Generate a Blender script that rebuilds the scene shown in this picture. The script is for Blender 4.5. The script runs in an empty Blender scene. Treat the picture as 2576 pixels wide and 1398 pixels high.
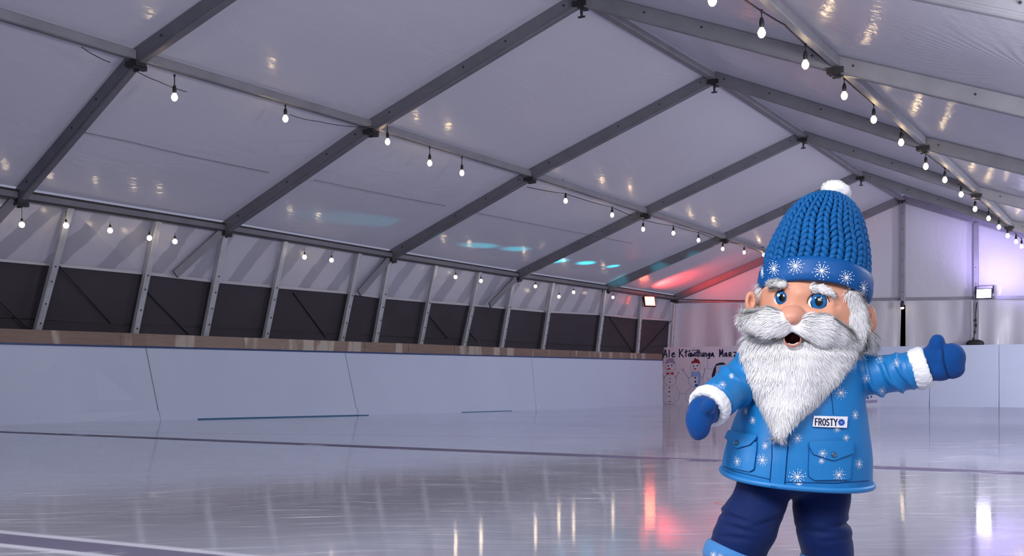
import bpy, bmesh, math, random
from mathutils import Vector, Matrix, noise
from mathutils.bvhtree import BVHTree
random.seed(7)
S = bpy.context.scene
C = S.collection
# ------------------------------------------------------------------ camera model (2576 x 1398)
YAW, F, PX0, PY0, HC = .5528, 2832., 1288., 975.4, .595
cs, sn = math.cos(YAW), math.sin(YAW)
def ray(px, py):
    a = (px - PX0) / F; b = (PY0 - py) / F
    return Vector((cs * a - sn, sn * a + cs, b))
CAM = Vector((0, 0, HC)); FZ = .07   # FZ: top of the ice
def at(px, py, d): return CAM + ray(px, py) * d
def onY(px, py, Y): r = ray(px, py); return CAM + r * (Y / r.y)
def onX(px, py, X): r = ray(px, py); return CAM + r * (X / r.x)
def onZ(px, py, Z=FZ): r = ray(px, py); return CAM + r * ((Z - HC) / r.z)
def near(P, px, py):
    r = ray(px, py); q = Vector(P) - CAM
    return CAM + r * (q.dot(r) / r.dot(r))
def proj(P):
    x = cs * P[0] + sn * P[1]; y = -sn * P[0] + cs * P[1]
    return (PX0 + F * x / y, PY0 - F * (P[2] - HC) / y)
def lerp(t, x):
    for (x0, y0), (x1, y1) in zip(t, t[1:]):
        if x <= x1 or (x1, y1) == t[-1]: return y0 + (y1 - y0) * (x - x0) / (x1 - x0)
cd = bpy.data.cameras.new('camera'); cam = bpy.data.objects.new('camera', cd); C.objects.link(cam)
cam.location = CAM; cam.rotation_euler = (math.pi / 2, 0, YAW)
cd.sensor_width = 36; cd.lens = F / 2576 * 36; cd.shift_y = (PY0 - 699) / 2576; cd.clip_start = .02
S.camera = cam
S.view_settings.view_transform = 'Standard'; S.view_settings.look = 'None'
S.view_settings.gamma = 1; S.view_settings.use_curve_mapping = False; S.view_settings.exposure = 0
# ------------------------------------------------------------------ materials
class NT:
    def __init__(s, m): s.t = m.node_tree; s.n = s.t.nodes; s.l = s.t.links
    def new(s, k, **kw):
        n = s.n.new(k)
        for a, b in kw.items(): setattr(n, a, b)
        return n
    def put(s, v, sock):
        if hasattr(v, 'is_output') or isinstance(v, bpy.types.NodeSocket): s.l.new(v, sock)
        else: sock.default_value = v
    def math(s, op, a, b=0., c=0., clamp=False):
        n = s.new('ShaderNodeMath', operation=op, use_clamp=clamp)
        for i, v in enumerate((a, b, c)): s.put(v, n.inputs[i])
        return n.outputs[0]
    def dot(s, v, w):
        n = s.new('ShaderNodeVectorMath', operation='DOT_PRODUCT'); s.put(v, n.inputs[0]); s.put(w, n.inputs[1])
        return n.outputs['Value']
    def noise(s, vec, scale, detail=3, rough=.55, dist=0.):
        n = s.new('ShaderNodeTexNoise'); s.put(vec, n.inputs['Vector'])
        n.inputs['Scale'].default_value = scale; n.inputs['Detail'].default_value = detail
        n.inputs['Roughness'].default_value = rough; n.inputs['Distortion'].default_value = dist
        return n.outputs['Fac']
    def xyz(s, x, y, z):
        n = s.new('ShaderNodeCombineXYZ'); s.put(x, n.inputs[0]); s.put(y, n.inputs[1]); s.put(z, n.inputs[2]); return n.outputs[0]
    def mul(s, v, k):
        n = s.new('ShaderNodeVectorMath', operation='MULTIPLY'); s.put(v, n.inputs[0]); n.inputs[1].default_value = k; return n.outputs[0]
    def ramp(s, f, lo, hi, inv=False):
        n = s.new('ShaderNodeMapRange', interpolation_type='SMOOTHSTEP')
        s.put(f, n.inputs[0]); n.inputs[1].default_value = lo; n.inputs[2].default_value = hi
        n.inputs[3].default_value = 1. if inv else 0.; n.inputs[4].default_value = 0. if inv else 1.
        return n.outputs[0]
    def mix(s, f, a, b):
        n = s.new('ShaderNodeMix', data_type='RGBA'); s.put(f, n.inputs[0])
        for v, i in ((a, 6), (b, 7)): s.put(v if not isinstance(v, tuple) else (*v[:3], 1), n.inputs[i])
        return n.outputs[2]
    def bump(s, h, st, dist=.01):
        n = s.new('ShaderNodeBump'); n.inputs['Strength'].default_value = st; n.inputs['Distance'].default_value = dist
        s.put(h, n.inputs['Height']); return n.outputs[0]
def base_mat(name, col=(.8, .8, .8), rough=.5, spec=.5, metal=0., sheen=0.):
    m = bpy.data.materials.new(name); m.use_nodes = True
    b = m.node_tree.nodes['Principled BSDF']
    b.inputs['Base Color'].default_value = (*col, 1); b.inputs['Roughness'].default_value = rough
    b.inputs['Specular IOR Level'].default_value = spec; b.inputs['Metallic'].default_value = metal
    if sheen: b.inputs['Sheen Weight'].default_value = sheen
    return m, b, NT(m)
def mat(name, col, rough=.5, spec=.5, metal=0., var=.12, vscale=6., bump=0., bscale=40., sheen=0., obj=True):
    m, b, t = base_mat(name, col, rough, spec, metal, sheen)
    co = t.new('ShaderNodeTexCoord').outputs['Object']
    if var:
        f = t.noise(co, vscale, 4)
        t.put(t.mix(f, tuple(c * (1 - var) for c in col), tuple(min(1, c * (1 + var)) for c in col)), b.inputs['Base Color'])
    if bump: t.put(t.bump(t.noise(co, bscale, 3), bump), b.inputs['Normal'])
    return m
def emit(name, col, st):
    m = bpy.data.materials.new(name); m.use_nodes = True; n = m.node_tree.nodes; n.clear()
    e = n.new('ShaderNodeEmission'); e.inputs[0].default_value = (*col, 1); e.inputs[1].default_value = st
    o = n.new('ShaderNodeOutputMaterial'); m.node_tree.links.new(e.outputs[0], o.inputs[0]); return m
def fabric(name, col, trans, rough, wrinkle=.25, streak=(1, 1, 1), bscale=1.2, tcol=None, coat=.35, stripes=0., side=0.):
    """PVC tent sheet: matt body + light passing through + a shiny skin with wrinkles."""
    m, b, t = base_mat(name, col, rough, .5)
    co = t.new('ShaderNodeTexCoord').outputs['Object']
    n1 = t.noise(t.mul(co, streak), bscale, 4, .6, .6)
    n2 = t.noise(t.mul(co, streak), bscale * 7, 2)
    h = t.math('ADD', n1, t.math('MULTIPLY', n2, .18))
    if side:
        xx = t.new('ShaderNodeSeparateXYZ'); t.put(co, xx.inputs[0])
        k = t.ramp(xx.outputs[0], -6.5, -3.5)
        h3 = t.noise(t.mul(co, (2.2, 6., 2.2)), 1.4, 3, .6, .8)
        h = t.math('ADD', h, t.math('MULTIPLY', t.math('MULTIPLY', h3, k), side))
        q = onX(2610, 255, -1.45); sx = t.math('SUBTRACT', xx.outputs[0], q.x); sy = t.math('SUBTRACT', xx.outputs[1], q.y)
        an = t.math('ARCTAN2', sy, sx); ds = t.math('SQRT', t.math('ADD', t.math('MULTIPLY', sx, sx), t.math('MULTIPLY', sy, sy)))
        fan = t.math('MULTIPLY', t.math('SINE', t.math('ADD', t.math('MULTIPLY', an, 46.), t.math('MULTIPLY', n1, 6.))), t.ramp(ds, .25, 1.9, True))
        h = t.math('ADD', h, t.math('MULTIPLY', fan, .16))
    nrm = t.bump(h, wrinkle, .25)
    t.put(nrm, b.inputs['Normal'])
    b.inputs['Coat Weight'].default_value = coat; b.inputs['Coat Roughness'].default_value = .12
    t.put(nrm, b.inputs['Coat Normal'])
    n3 = t.noise(co, .35, 3)
    cc = t.mix(n3, tuple(c * .9 for c in col), tuple(min(1, c * 1.06) for c in col))
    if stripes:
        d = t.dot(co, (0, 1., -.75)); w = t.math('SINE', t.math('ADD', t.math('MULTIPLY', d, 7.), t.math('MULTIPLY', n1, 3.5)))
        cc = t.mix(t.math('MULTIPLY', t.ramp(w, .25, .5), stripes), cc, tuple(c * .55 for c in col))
    t.put(cc, b.inputs['Base Color'])
    tr = t.new('ShaderNodeBsdfTranslucent'); tr.inputs[0].default_value = (*(tcol or col), 1)
    mx = t.new('ShaderNodeMixShader'); mx.inputs[0].default_value = trans
    t.l.new(b.outputs[0], mx.inputs[1]); t.l.new(tr.outputs[0], mx.inputs[2])
    t.l.new(mx.outputs[0], t.n['Material Output'].inputs[0])
    return m
# ------------------------------------------------------------------ mesh helpers
def link(o, parent=None):
    C.objects.link(o)
    if parent is not None: o.parent = parent
    return o
def mesh_obj(name, V, Fc, m, parent=None, smooth=False, mi=None):
    me = bpy.data.meshes.new(name); me.from_pydata([tuple(v) for v in V], [], Fc); me.validate(); me.update()
    for x in (m if isinstance(m, (list, tuple)) else [m]): me.materials.append(x)
    if smooth: me.polygons.foreach_set('use_smooth', [True] * len(me.polygons))
    if mi:
        for p, i in zip(me.polygons, mi): p.material_index = i
    return link(bpy.data.objects.new(name, me), parent)
def bm_obj(name, bm, m, parent=None, smooth=False):
    me = bpy.data.meshes.new(name); bm.normal_update(); bm.to_mesh(me); bm.free(); me.materials.append(m)
    if smooth: me.polygons.foreach_set('use_smooth', [True] * len(me.polygons))
    return link(bpy.data.objects.new(name, me), parent)
def empty(name, loc=(0, 0, 0), rz=0.):
    o = bpy.data.objects.new(name, None); o.location = loc; o.rotation_euler = (0, 0, rz); o.empty_display_size = .1
    return link(o)
def tag(o, label, cat, group=None):
    o['label'] = label; o['category'] = cat
    if group: o['group'] = group
    return o
def struct(o): o['kind'] = 'structure'; return o
_bolt = []
def bolts(pts, parent, off=None, d=(0, -.008, 0)):
    for p in pts:
        if not _bolt:
            b = MB(); b.tube([(0, 0, 0), (0, -.008, 0)], .014, 8); o = b.obj('bolt', M['iron']); _bolt.append(o.data)
        else: o = bpy.data.objects.new('bolt', _bolt[0]); link(o)
        o.location = p; o.parent = parent
        if d[0]: o.rotation_euler = (0, 0, math.pi / 2)
        if off is not None: o.matrix_parent_inverse = off
class MB:
    def __init__(s): s.v = []; s.f = []
    def box(s, c, sx, sy, sz, M=None):
        i = len(s.v)
        for z in (-1, 1):
            for x, y in ((-1, -1), (1, -1), (1, 1), (-1, 1)):
                p = Vector((x * sx / 2, y * sy / 2, z * sz / 2))
                s.v.append((M @ p if M else p) + Vector(c))
        s.f += [tuple(i + k for k in q) for q in ((3, 2, 1, 0), (4, 5, 6, 7), (0, 1, 5, 4), (1, 2, 6, 5), (2, 3, 7, 6), (3, 0, 4, 7))]
        return s
    def bar(s, A, B, w, h, up=(0, 0, 1), ch=0.):
        """rectangular bar from A to B, w across, h along up; ch = corner chamfer"""
        A, B = Vector(A), Vector(B); d = (B - A).normalized(); r = d.cross(Vector(up)).normalized(); u = r.cross(d)
        prof = [(-w/2, -h/2), (w/2, -h/2), (w/2, h/2), (-w/2, h/2)]
        if ch: prof = [(-w/2+ch, -h/2), (w/2-ch, -h/2), (w/2, -h/2+ch), (w/2, h/2-ch), (w/2-ch, h/2), (-w/2+ch, h/2), (-w/2, h/2-ch), (-w/2, -h/2+ch)]
        n = len(prof); i = len(s.v)
        for P in (A, B): s.v += [P + r * a + u * b for a, b in prof]
        s.f += [(i + k, i + (k + 1) % n, i + n + (k + 1) % n, i + n + k) for k in range(n)]
        s.f += [tuple(i + n - 1 - k for k in range(n)), tuple(i + n + k for k in range(n))]
        return s
    def tube(s, path, rad, seg=8, cap=True):
        path = [Vector(p) for p in path]; n = len(path); i = len(s.v)
        rad = rad if isinstance(rad, (list, tuple)) else [rad] * n
        r = None
        for k, P in enumerate(path):
            d = (path[min(k + 1, n - 1)] - path[max(k - 1, 0)]).normalized()
            if r is None: r = d.orthogonal().normalized()
            r = (r - d * r.dot(d)).normalized(); u = d.cross(r)
            s.v += [P + (r * math.cos(2 * math.pi * j / seg) + u * math.sin(2 * math.pi * j / seg)) * rad[k] for j in range(seg)]
        for k in range(n - 1):
            s.f += [(i + k * seg + j, i + k * seg + (j + 1) % seg, i + (k + 1) * seg + (j + 1) % seg, i + (k + 1) * seg + j) for j in range(seg)]
        if cap: s.f += [tuple(i + seg - 1 - j for j in range(seg)), tuple(i + (n - 1) * seg + j for j in range(seg))]
        return s
    def lathe(s, prof, seg=16, M=None):
        i = len(s.v); n = len(prof)
        for r, z in prof:
            for j in range(seg):
                a = 2 * math.pi * j / seg; p = Vector((r * math.cos(a), r * math.sin(a), z)); s.v.append(M @ p if M else p)
        for k in range(n - 1):
            s.f += [(i + k * seg + j, i + k * seg + (j + 1) % seg, i + (k + 1) * seg + (j + 1) % seg, i + (k + 1) * seg + j) for j in range(seg)]
        s.f += [tuple(i + seg - 1 - j for j in range(seg)), tuple(i + (n - 1) * seg + j for j in range(seg))]
        return s
    def ball(s, c, rx, ry, rz, M=None, nu=16, nv=10):
        prof = [(math.sin(math.pi * k / nv) or 1e-4, -math.cos(math.pi * k / nv)) for k in range(nv + 1)]
        prof[0] = (1e-4, -1); prof[-1] = (1e-4, 1)
        T = Matrix.Translation(Vector(c)) @ (M.to_4x4() if M else Matrix()) @ Matrix.Diagonal((rx, ry, rz, 1))
        return s.lathe(prof, nu, T)
    def obj(s, name, m, parent=None, smooth=False): return mesh_obj(name, s.v, s.f, m, parent, smooth)
def bevel(o, w, seg=2):
    b = o.modifiers.new('bevel', 'BEVEL'); b.width = w; b.segments = seg; b.limit_method = 'ANGLE'; return o
ORD = 'first second third fourth fifth sixth seventh eighth ninth tenth eleventh twelfth thirteenth fourteenth fifteenth sixteenth seventeenth'.split()
# ------------------------------------------------------------------ palette
M = {}
M['roof'] = fabric('roof_sheet', (.66, .655, .715), .40, .34, .10, (1.2, .5, 1), 1.1, (.64, .62, .70), .5, side=.35)
M['gable'] = fabric('gable_sheet', (.68, .67, .72), .38, .55, .16, (1, 1, .35), 1.3, (.64, .62, .72), .2)
M['curtain'] = fabric('curtain_sheet', (.66, .65, .70), .3, .5, .12, (1, 1, .2), 2.0, (.62, .6, .7), .25)
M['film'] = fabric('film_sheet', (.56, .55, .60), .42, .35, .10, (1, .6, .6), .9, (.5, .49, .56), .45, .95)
M['screen'] = mat('dark_mesh_screen', (.052, .046, .058), .8, .2, var=.3, vscale=.8)
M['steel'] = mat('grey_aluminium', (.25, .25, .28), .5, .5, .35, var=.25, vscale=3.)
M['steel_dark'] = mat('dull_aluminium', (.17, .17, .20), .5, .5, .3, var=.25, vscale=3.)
M['post'] = mat('pale_aluminium', (.42, .43, .47), .45, .5, .2, var=.25, vscale=5.)
M['black'] = mat('black_rubber', (.012, .012, .014), .5, .4, var=.2)
M['iron'] = mat('dark_iron', (.03, .03, .035), .5, .5, .4, var=.3, vscale=20)
M['board'] = mat('white_rink_plastic', (.50, .56, .70), .38, .4, var=.05, vscale=.8)
M['strip'] = mat('blue_edge_strip', (.02, .05, .16), .4, .5, var=.1)
M['teal'] = mat('teal_edge_strip', (.01, .10, .22), .4, .5, var=.3, vscale=1.)
def wood():
    m, b, t = base_mat('ledge_plank', (.2, .12, .08), .38, .5)
    co = t.new('ShaderNodeTexCoord').outputs['Object']
    g = t.noise(t.mul(co, (1, .6, 8)), 5., 5, .6)
    q = t.noise(t.mul(co, (.2, 1.6, .3)), 1.6, 2)
    c1 = t.mix(g, (.10, .062, .045), (.24, .15, .105))
    t.put(t.mix(t.ramp(q, .55, .62), c1, (.34, .29, .24)), b.inputs['Base Color'])  # lighter patches paint reflections into the plank colour
    t.put(t.bump(g, .2, .004), b.inputs['Normal']); return m
M['wood'] = wood()
M['bulb'] = emit('warm_bulb_glow', (1., .72, .40), 26.)
M['bulb_small'] = emit('warm_globe_glow', (1., .78, .52), 16.)
M['red_lens'] = emit('red_flood_lens', (1., .13, .06), 19.)
M['violet_lens'] = emit('violet_flood_lens', (.74, .68, 1.), 14.)
M['void'] = mat('gap_darkness', (.002, .002, .002), 1., 0., var=0)
# ------------------------------------------------------------------ tent frame joints
FY = [9.6175, 13.8925, 18.7216, 23.8689, 28.756, 33.234]
X0, XR = -7.4958, 1.4
zx = lambda x: 6.0417 - .3932 * abs(x - X0)
obs = {'R': {1: (1463, -4), 2: (1797, 195), 3: (2021, 342), 4: (2166, 440), 5: (2270, 500)},
       'PL': {0: (345, 145), 1: (935, 318), 2: (1335, 440), 3: (1625, 533), 4: (1823, 597)},
       'PR': {1: (2105, 162), 2: (2324, 360), 3: (2458, 482), 4: (2540, 564)},
       'EL': {0: (50, 492), 1: (567, 573), 2: (985, 642), 3: (1303, 692), 4: (1527, 724), 5: (1697, 750)}, 'ER': {}}
jx = {'R': X0, 'PL': X0 - 3.6467, 'PR': X0 + 3.6467, 'EL': X0 - 6.8454, 'ER': XR}
ks = [-3, -2, -1, 0, 1, 2, 3, 4, 5]
KY = lambda k: FY[k] if k >= 0 else FY[0] + 4.75 * k
J = {}
for n in jx:
    for k in ks:
        m_ = Vector((jx[n], KY(k), zx(jx[n])))
        J[n, k] = near(m_, *obs[n][k]) if k in obs[n] else m_
J['ER', 5].z = J['ER', 4].z
def nrm_up(A, B): d = (B - A).normalized(); return d.cross(Vector((0, 1, 0))).normalized() * (1 if d.x < 0 else -1)
# ------------------------------------------------------------------ ceiling membrane
V, Fc = [], []
NU, NV = 8, 8
lines = ['EL', 'PL', 'R', 'PR', 'ER']
for ki in range(len(ks) - 1):
    for a, b in zip(lines, lines[1:]):
        A, B, D, E_ = J[a, ks[ki]], J[b, ks[ki]], J[b, ks[ki + 1]], J[a, ks[ki + 1]]
        i = len(V)
        for u in range(NU + 1):
            for v in range(NV + 1):
                x, y = u / NU, v / NV
                p = A.lerp(B, x).lerp(E_.lerp(D, x), y)
                V.append(p + Vector((0, 0, .118 - .05 * math.sin(math.pi * y) * math.sin(math.pi * x))))
        w = NV + 1
        Fc += [(i + u * w + v, i + (u + 1) * w + v, i + (u + 1) * w + v + 1, i + u * w + v + 1) for u in range(NU) for v in range(NV)]
struct(mesh_obj('ceiling', V, Fc, M['roof'], smooth=True))
# ------------------------------------------------------------------ arches
def bracket(P, parent, drop=.16):
    b = MB(); b.box(P + Vector((0, -.02, -.09)), .20, .16, .07); b.box(P + Vector((0.02, 0, -.12)), .07, .22, .06)
    b.tube([P + Vector((0, 0, -.10)), P + Vector((.0, -.0, -.12 - drop))], [.028, .016]); b.box(P + Vector((0, 0, -.12 - drop)), .10, .03, .02)
    return b.obj('bracket', M['iron'], parent)
names_k = {0: 'sixth', 1: 'fifth', 2: 'fourth', 3: 'third', 4: 'second', 5: 'first'}
posts_px = [((94, 826), (124, 663), 177), ((338, 838), (370, 686), 397), ((515, 843), (542, 706), 569), ((667, 849), (694, 720), 717),
            ((858, 858), (885, 736), 905), ((943, 860), (963, 747), 981), ((1057, 865), (1075, 757), 1097), ((1166, 868), (1188, 766), 1208),
            ((1261, 874), (1277, 774), 1293), ((1365, 877), (1377, 783), 1392), ((1503, 884), (1513, 790), 1524), ((1603, 888), (1610, 800), 1615),
            ((1688, 880), (1693, 805), 1697)]
def eave_at(px):
    best = None
    for k in range(-1, 5):
        for i in range(301):
            P = J['EL', k].lerp(J['EL', k + 1], i / 300)
            if -sn * P.x + cs * P.y < 1: continue
            e = abs(proj(P)[0] - px)
            if best is None or e < best[0]: best = (e, P)
    return best[1]
POST = []
for bp, mp, tx in posts_px:
    T = eave_at(tx); B = onY(*bp, T.y); Mi = onY(*mp, T.y)
    POST.append((T, B, Mi))
leg_of = {2: 1, 5: 2, 8: 3, 10: 4, 12: 5}
def post_mesh(T, B, w=.12):
    d = (B - T).normalized(); foot = B + d * ((B.z - FZ) / -d.z)
    b = MB(); b.bar(T + Vector((0, 0, -.04)), foot, .09, w, (0, 1, 0), .012); return b
arches = {}
for k in range(6):
    Rk = J['R', k]
    a = empty('roof_arch', (Rk.x, Rk.y, 0)); arches[k] = a
    tag(a, f'{names_k[k]} grey aluminium roof arch counted from the back gable', 'tent arch', 'roof arches across the tent')
    def loc(o, a=a): o.matrix_parent_inverse = Matrix.Translation(-a.location); return o
    for side in (('PL', 'EL'), ('PR', 'ER')):
        b = MB(); P1, P2 = J[side[0], k], J[side[1], k]
        for A, B in ((Rk, P1), (P1, P2)):
            b.bar(A, B, .11, .21, nrm_up(A, B), .014)
        b.bar(Rk + Vector((0, -.056, -.07)), P1 + Vector((0, -.056, -.07)), .012, .018, nrm_up(Rk, P1))
        b.bar(P1 + Vector((0, -.056, -.07)), P2 + Vector((0, -.056, -.07)), .012, .018, nrm_up(P1, P2))
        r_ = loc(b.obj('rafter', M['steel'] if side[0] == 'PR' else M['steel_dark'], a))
        bolts([A.lerp(B, f + random.uniform(-.03, .03)) + Vector((0, -.056, .02)) for A, B in ((Rk, P1), (P1, P2)) for f in (.06, .3, .52, .9)], a, Matrix.Translation(-a.location))
    for n in ('R', 'PL', 'PR', 'EL'): loc(bracket(J[n, k], a, .14 if n == 'R' else .04))
    for pi, kk in leg_of.items():
        if kk == k:
            T, B, Mi = POST[pi]
            loc(post_mesh(T, B).obj('leg', M['post'], a))
            bolts([T.lerp(B, f) + Vector((.062, 0, 0)) for f in (.45, .6, .75, .9)], a, Matrix.Translation(-a.location), (1, 0, 0))
    refl_px = {0: (-45, 590), 1: (441, 690), 2: (903, 737), 3: (1232, 768)}.get(k)
    if refl_px:
        A = J['EL', k] + Vector((.02, -.1, -.08)); Bq = onX(refl_px[0], refl_px[1], -14.52)
        b = MB(); b.bar(A, Bq, .14, .04, (1, 0, 0)); loc(b.obj('rafter_reflection_bar', M['steel_dark'], a))  # dark bar standing in for the rafter's reflection in the wall film
# ------------------------------------------------------------------ purlins, ridge beams, eave beams (one per bay)
bays = [(-1, 0), (0, 1), (1, 2), (2, 3), (3, 4), (4, 5)]
bay_txt = {(-1, 0): 'nearer than the sixth arch', (0, 1): 'between the sixth and fifth arches', (1, 2): 'between the fifth and fourth arches', (2, 3): 'between the fourth and third arches',
           (3, 4): 'between the third and second arches', (4, 5): 'between the second arch and the back gable'}
for ln, nm, w, h, dz, what in (('R', 'ridge_beam', .13, .10, .0, 'grey ridge beam'), ('PL', 'roof_purlin', .10, .12, .02, 'grey roof purlin on the dark screen side'),
                               ('PR', 'roof_purlin', .10, .12, .02, 'grey roof purlin beside the hanging bulb string'), ('EL', 'eave_beam', .12, .15, .0, 'dark eave beam over the wall film')):
    for q in bays:
        if q[0] == -1 and ln in ('R', 'PR'): continue
        A, B = J[ln, q[0]], J[ln, q[1]]; d = (B - A).normalized()
        A2, B2 = A + d * .06 + Vector((0, 0, dz)), B - d * .06 + Vector((0, 0, dz))
        b = MB(); b.bar(A2, B2, w, h, (0, 0, 1), .012)
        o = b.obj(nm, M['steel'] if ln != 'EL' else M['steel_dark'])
        tag(o, f'{what}, {bay_txt[q]}', 'beam', what.replace('grey ', '') + 's')
        if ln == 'EL':
            g = MB(); g.bar(A2 + Vector((.064, 0, .055)), B2 + Vector((.064, 0, .055)), .012, .03); g.bar(A2 + Vector((.064, 0, -.06)), B2 + Vector((.064, 0, -.06)), .012, .03)
            g.obj('groove', M['iron'], o)
        elif ln == 'R':
            g = MB(); g.bar(A2 + Vector((-.13, 0, .02)), B2 + Vector((-.13, 0, .02)), .12, .012, (.39, 0, .92)); g.obj('cover_flap', M['gable'], o)
# ------------------------------------------------------------------ left wall: film over dark screen, posts, braces
sts = []
for k in (-3, -2, -1, 0): sts.append((J['EL', k], Vector((-14.98, J['EL', k].y, 1.49)), Vector((-14.72, J['EL', k].y, 2.44))))
sts += POST
def wall_strip(name, top, bot, off, m, parent=None, nz=1):
    V, Fc = [], []
    for T, B, Mi in sts:
        t_, b_ = top(T, B, Mi), bot(T, B, Mi)
        for j in range(nz + 1): V.append(t_.lerp(b_, j / nz) + Vector((off, 0, 0)))
    w = nz + 1
    for i in range(len(sts) - 1):
        Fc += [(i * w + j, (i + 1) * w + j, (i + 1) * w + j + 1, i * w + j + 1) for j in range(nz)]
    return mesh_obj(name, V, Fc, m, parent)
wl = empty('wall_left', (-14.9, 12, 0)); struct(wl)
inv = Matrix.Translation(-wl.location)
def low(T, B, Mi): d = (B - T); return T + d * ((T.z - FZ) / -d.z)
for o in (wall_strip('film', lambda T, B, m_: T, lambda T, B, m_: m_ + Vector((0, 0, -.02)), -.10, M['film'], wl),
          wall_strip('screen', lambda T, B, m_: m_ + Vector((0, 0, .03)), low, -.13, M['screen'], wl)):
    o.matrix_parent_inverse = inv
hemv = MB()
for (T, B, a), (T2, B2, b) in zip(sts, sts[1:]): hemv.bar(a + Vector((-.085, 0, 0)), b + Vector((-.085, 0, 0)), .012, .05)
o = hemv.obj('film_hem', M['gable'], wl); o.matrix_parent_inverse = inv
hemv = MB()
for (T, B, a), (T2, B2, b) in zip(sts, sts[1:]): hemv.bar(a.lerp(B, .84) + Vector((-.12, 0, 0)), b.lerp(B2, .84) + Vector((-.12, 0, 0)), .012, .02)
o = hemv.obj('screen_seam', M['black'], wl); o.matrix_parent_inverse = inv
loose = [i for i in range(13) if i not in leg_of]
for j, i in enumerate(reversed(loose)):
    T, B, Mi = POST[i]; e = empty('wall_post', (B.x, B.y, 0))
    tag(e, f'{ORD[j]} pale slanting wall post from the back corner, between arch legs', 'post', 'wall posts along the dark screen')
    o = post_mesh(T, B, .11).obj('upright', M['post'], e); o.matrix_parent_inverse = Matrix.Translation(-e.location)
    bolts([T.lerp(B, f) + Vector((.057, -.01, 0)) for f in (.5, .62, .8, .96)], e, Matrix.Translation(-e.location), (1, 0, 0))
braces = [((0, 759), (72, 828)), ((150, 670), (279, 812)), ((372, 736), (476, 841)), ((739, 737), (820, 848)), ((1080, 795), (1126, 850)), ((1180, 835), (1200, 858)), ((1533, 796), (1594, 888)), ((1689, 806), (1612, 888))]
btxt = ['at the edge of the picture', 'left of the second post', 'starting at the second post', 'ending at the fifth post', 'past the seventh post', 'short one past the eighth post', 'behind the last bay post', 'rising to the back corner']
for (a, b), tx in zip(braces, btxt):
    def onwall(px, py):
        X = -14.75
        for _ in range(12):
            P = onX(px, py, X); k = min(max(sum(1 for s in sts if s[0].y < P.y), 1), len(sts) - 1); S0, S1 = sts[k - 1], sts[k]
            f = min(max((P.y - S0[0].y) / (S1[0].y - S0[0].y), 0), 1); T_, B_ = S0[0].lerp(S1[0], f), S0[1].lerp(S1[1], f)
            X = T_.x + (B_.x - T_.x) * (P.z - T_.z) / (B_.z - T_.z) - .095
        return onX(px, py, X)
    q = MB(); q.bar(onwall(*a), onwall(*b), .018, .022, (1, 0, 0))
    tag(q.obj('diagonal_brace', M['iron']), f'thin dark diagonal brace across the dark screen, {tx}', 'brace', 'diagonal braces on the dark screen')
# ------------------------------------------------------------------ rink boards on the long side
foot = [(0, 1067), (403, 1057), (495, 1054.6), (900, 1045), (1281, 1033.3), (1500, 1025.5), (1658, 1019.5)]
topl = [(0, 861), (340, 869.8), (900, 884.4), (1660, 904)]
ledl = [(0, 826), (338, 838), (515, 845), (858, 858), (1057, 865), (1261, 874), (1503, 884), (1660, 890)]
leant = [(-900, -.06), (-300, -.05), (0, .02), (200, .09), (403, .2), (650, .24), (900, .2), (1281, .1), (1658, 0)]
def station(xf):
    yf = lerp(foot, xf); f = onZ(xf, yf); lean = lerp(leant, xf)
    xt = xf - lean * (yf - lerp(topl, xf)); t_ = onY(xt, lerp(topl, xt), f.y); l_ = onY(xt, lerp(ledl, xt), f.y)
    return f, t_, l_
xs_all = [-900, -600, -300, 0, 200, 403, 520, 650, 780, 900, 1000, 1100, 1190, 1281, 1348, 1400, 1450, 1500, 1550, 1600, 1667]
def seg_strip(xa, xb, f0, f1, off, th, gap=0.):
    xs = [xa + gap] + [x for x in xs_all if xa < x < xb] + [xb - gap]
    b = MB(); n = len(xs)
    for x in xs:
        f, t_, l_ = station(x); A, B = f0(f, t_, l_), f1(f, t_, l_)
        for p, o in ((A, off), (B, off), (B, off - th), (A, off - th)): b.v.append(p + Vector((o, 0, 0)))
    for i in range(n - 1):
        for j in range(4): b.f.append((i * 4 + j, i * 4 + (j + 1) % 4, (i + 1) * 4 + (j + 1) % 4, (i + 1) * 4 + j))
    b.f += [(3, 2, 1, 0), tuple((n - 1) * 4 + j for j in range(4))]
    return b
fr = lambda t: (lambda f, T, l: f.lerp(T, t))
panels = [(-300, 403, 'nearest the viewer, ending at the dark seam'), (403, 900, 'just past the dark seam'), (900, 1348, 'middle one'), (1348, 1667, 'next to the painted sign')]
for xa, xb, tx in panels:
    b = seg_strip(xa, xb, fr(.0), fr(1.), 0, .05, 1.3 if xb == 403 or xa == 403 else .35)
    o = b.obj('rink_board', M['board']); tag(o, f'white side board under the wooden ledge, {tx}', 'rink board', 'rink boards on the long side')
    seg_strip(xa, xb, fr(.0), fr(.125), .014, .012, .6).obj('kick_strip', M['board'], o)
    seg_strip(xa, xb, fr(.975), fr(1.0), .012, .01, .0).obj('top_strip', M['strip'], o)
    if xa == 403: seg_strip(495, 900, fr(.0), fr(.014), .03, .014).obj('base_strip', M['teal'], o)
    if xa == 900: seg_strip(900, 925, fr(.0), fr(.010), .03, .014).obj('base_strip', M['teal'], o); seg_strip(1160, 1285, fr(.0), fr(.008), .03, .014).obj('base_strip', M['teal'], o)
ledges = [-300, 331, 652, 857, 945, 1050, 1160, 1254, 1440, 1664]
for j, (xa, xb) in enumerate(zip(ledges, ledges[1:])):
    b = seg_strip(xa, xb, lambda f, T, l: T, lambda f, T, l: l, .02, .06, .4)
    o = b.obj('ledge_plank', M['wood']); n = len(ledges) - 2 - j
    tag(o, f'{ORD[n]} brown wooden ledge plank counted from the back corner', 'plank', 'wooden ledge planks')
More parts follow.
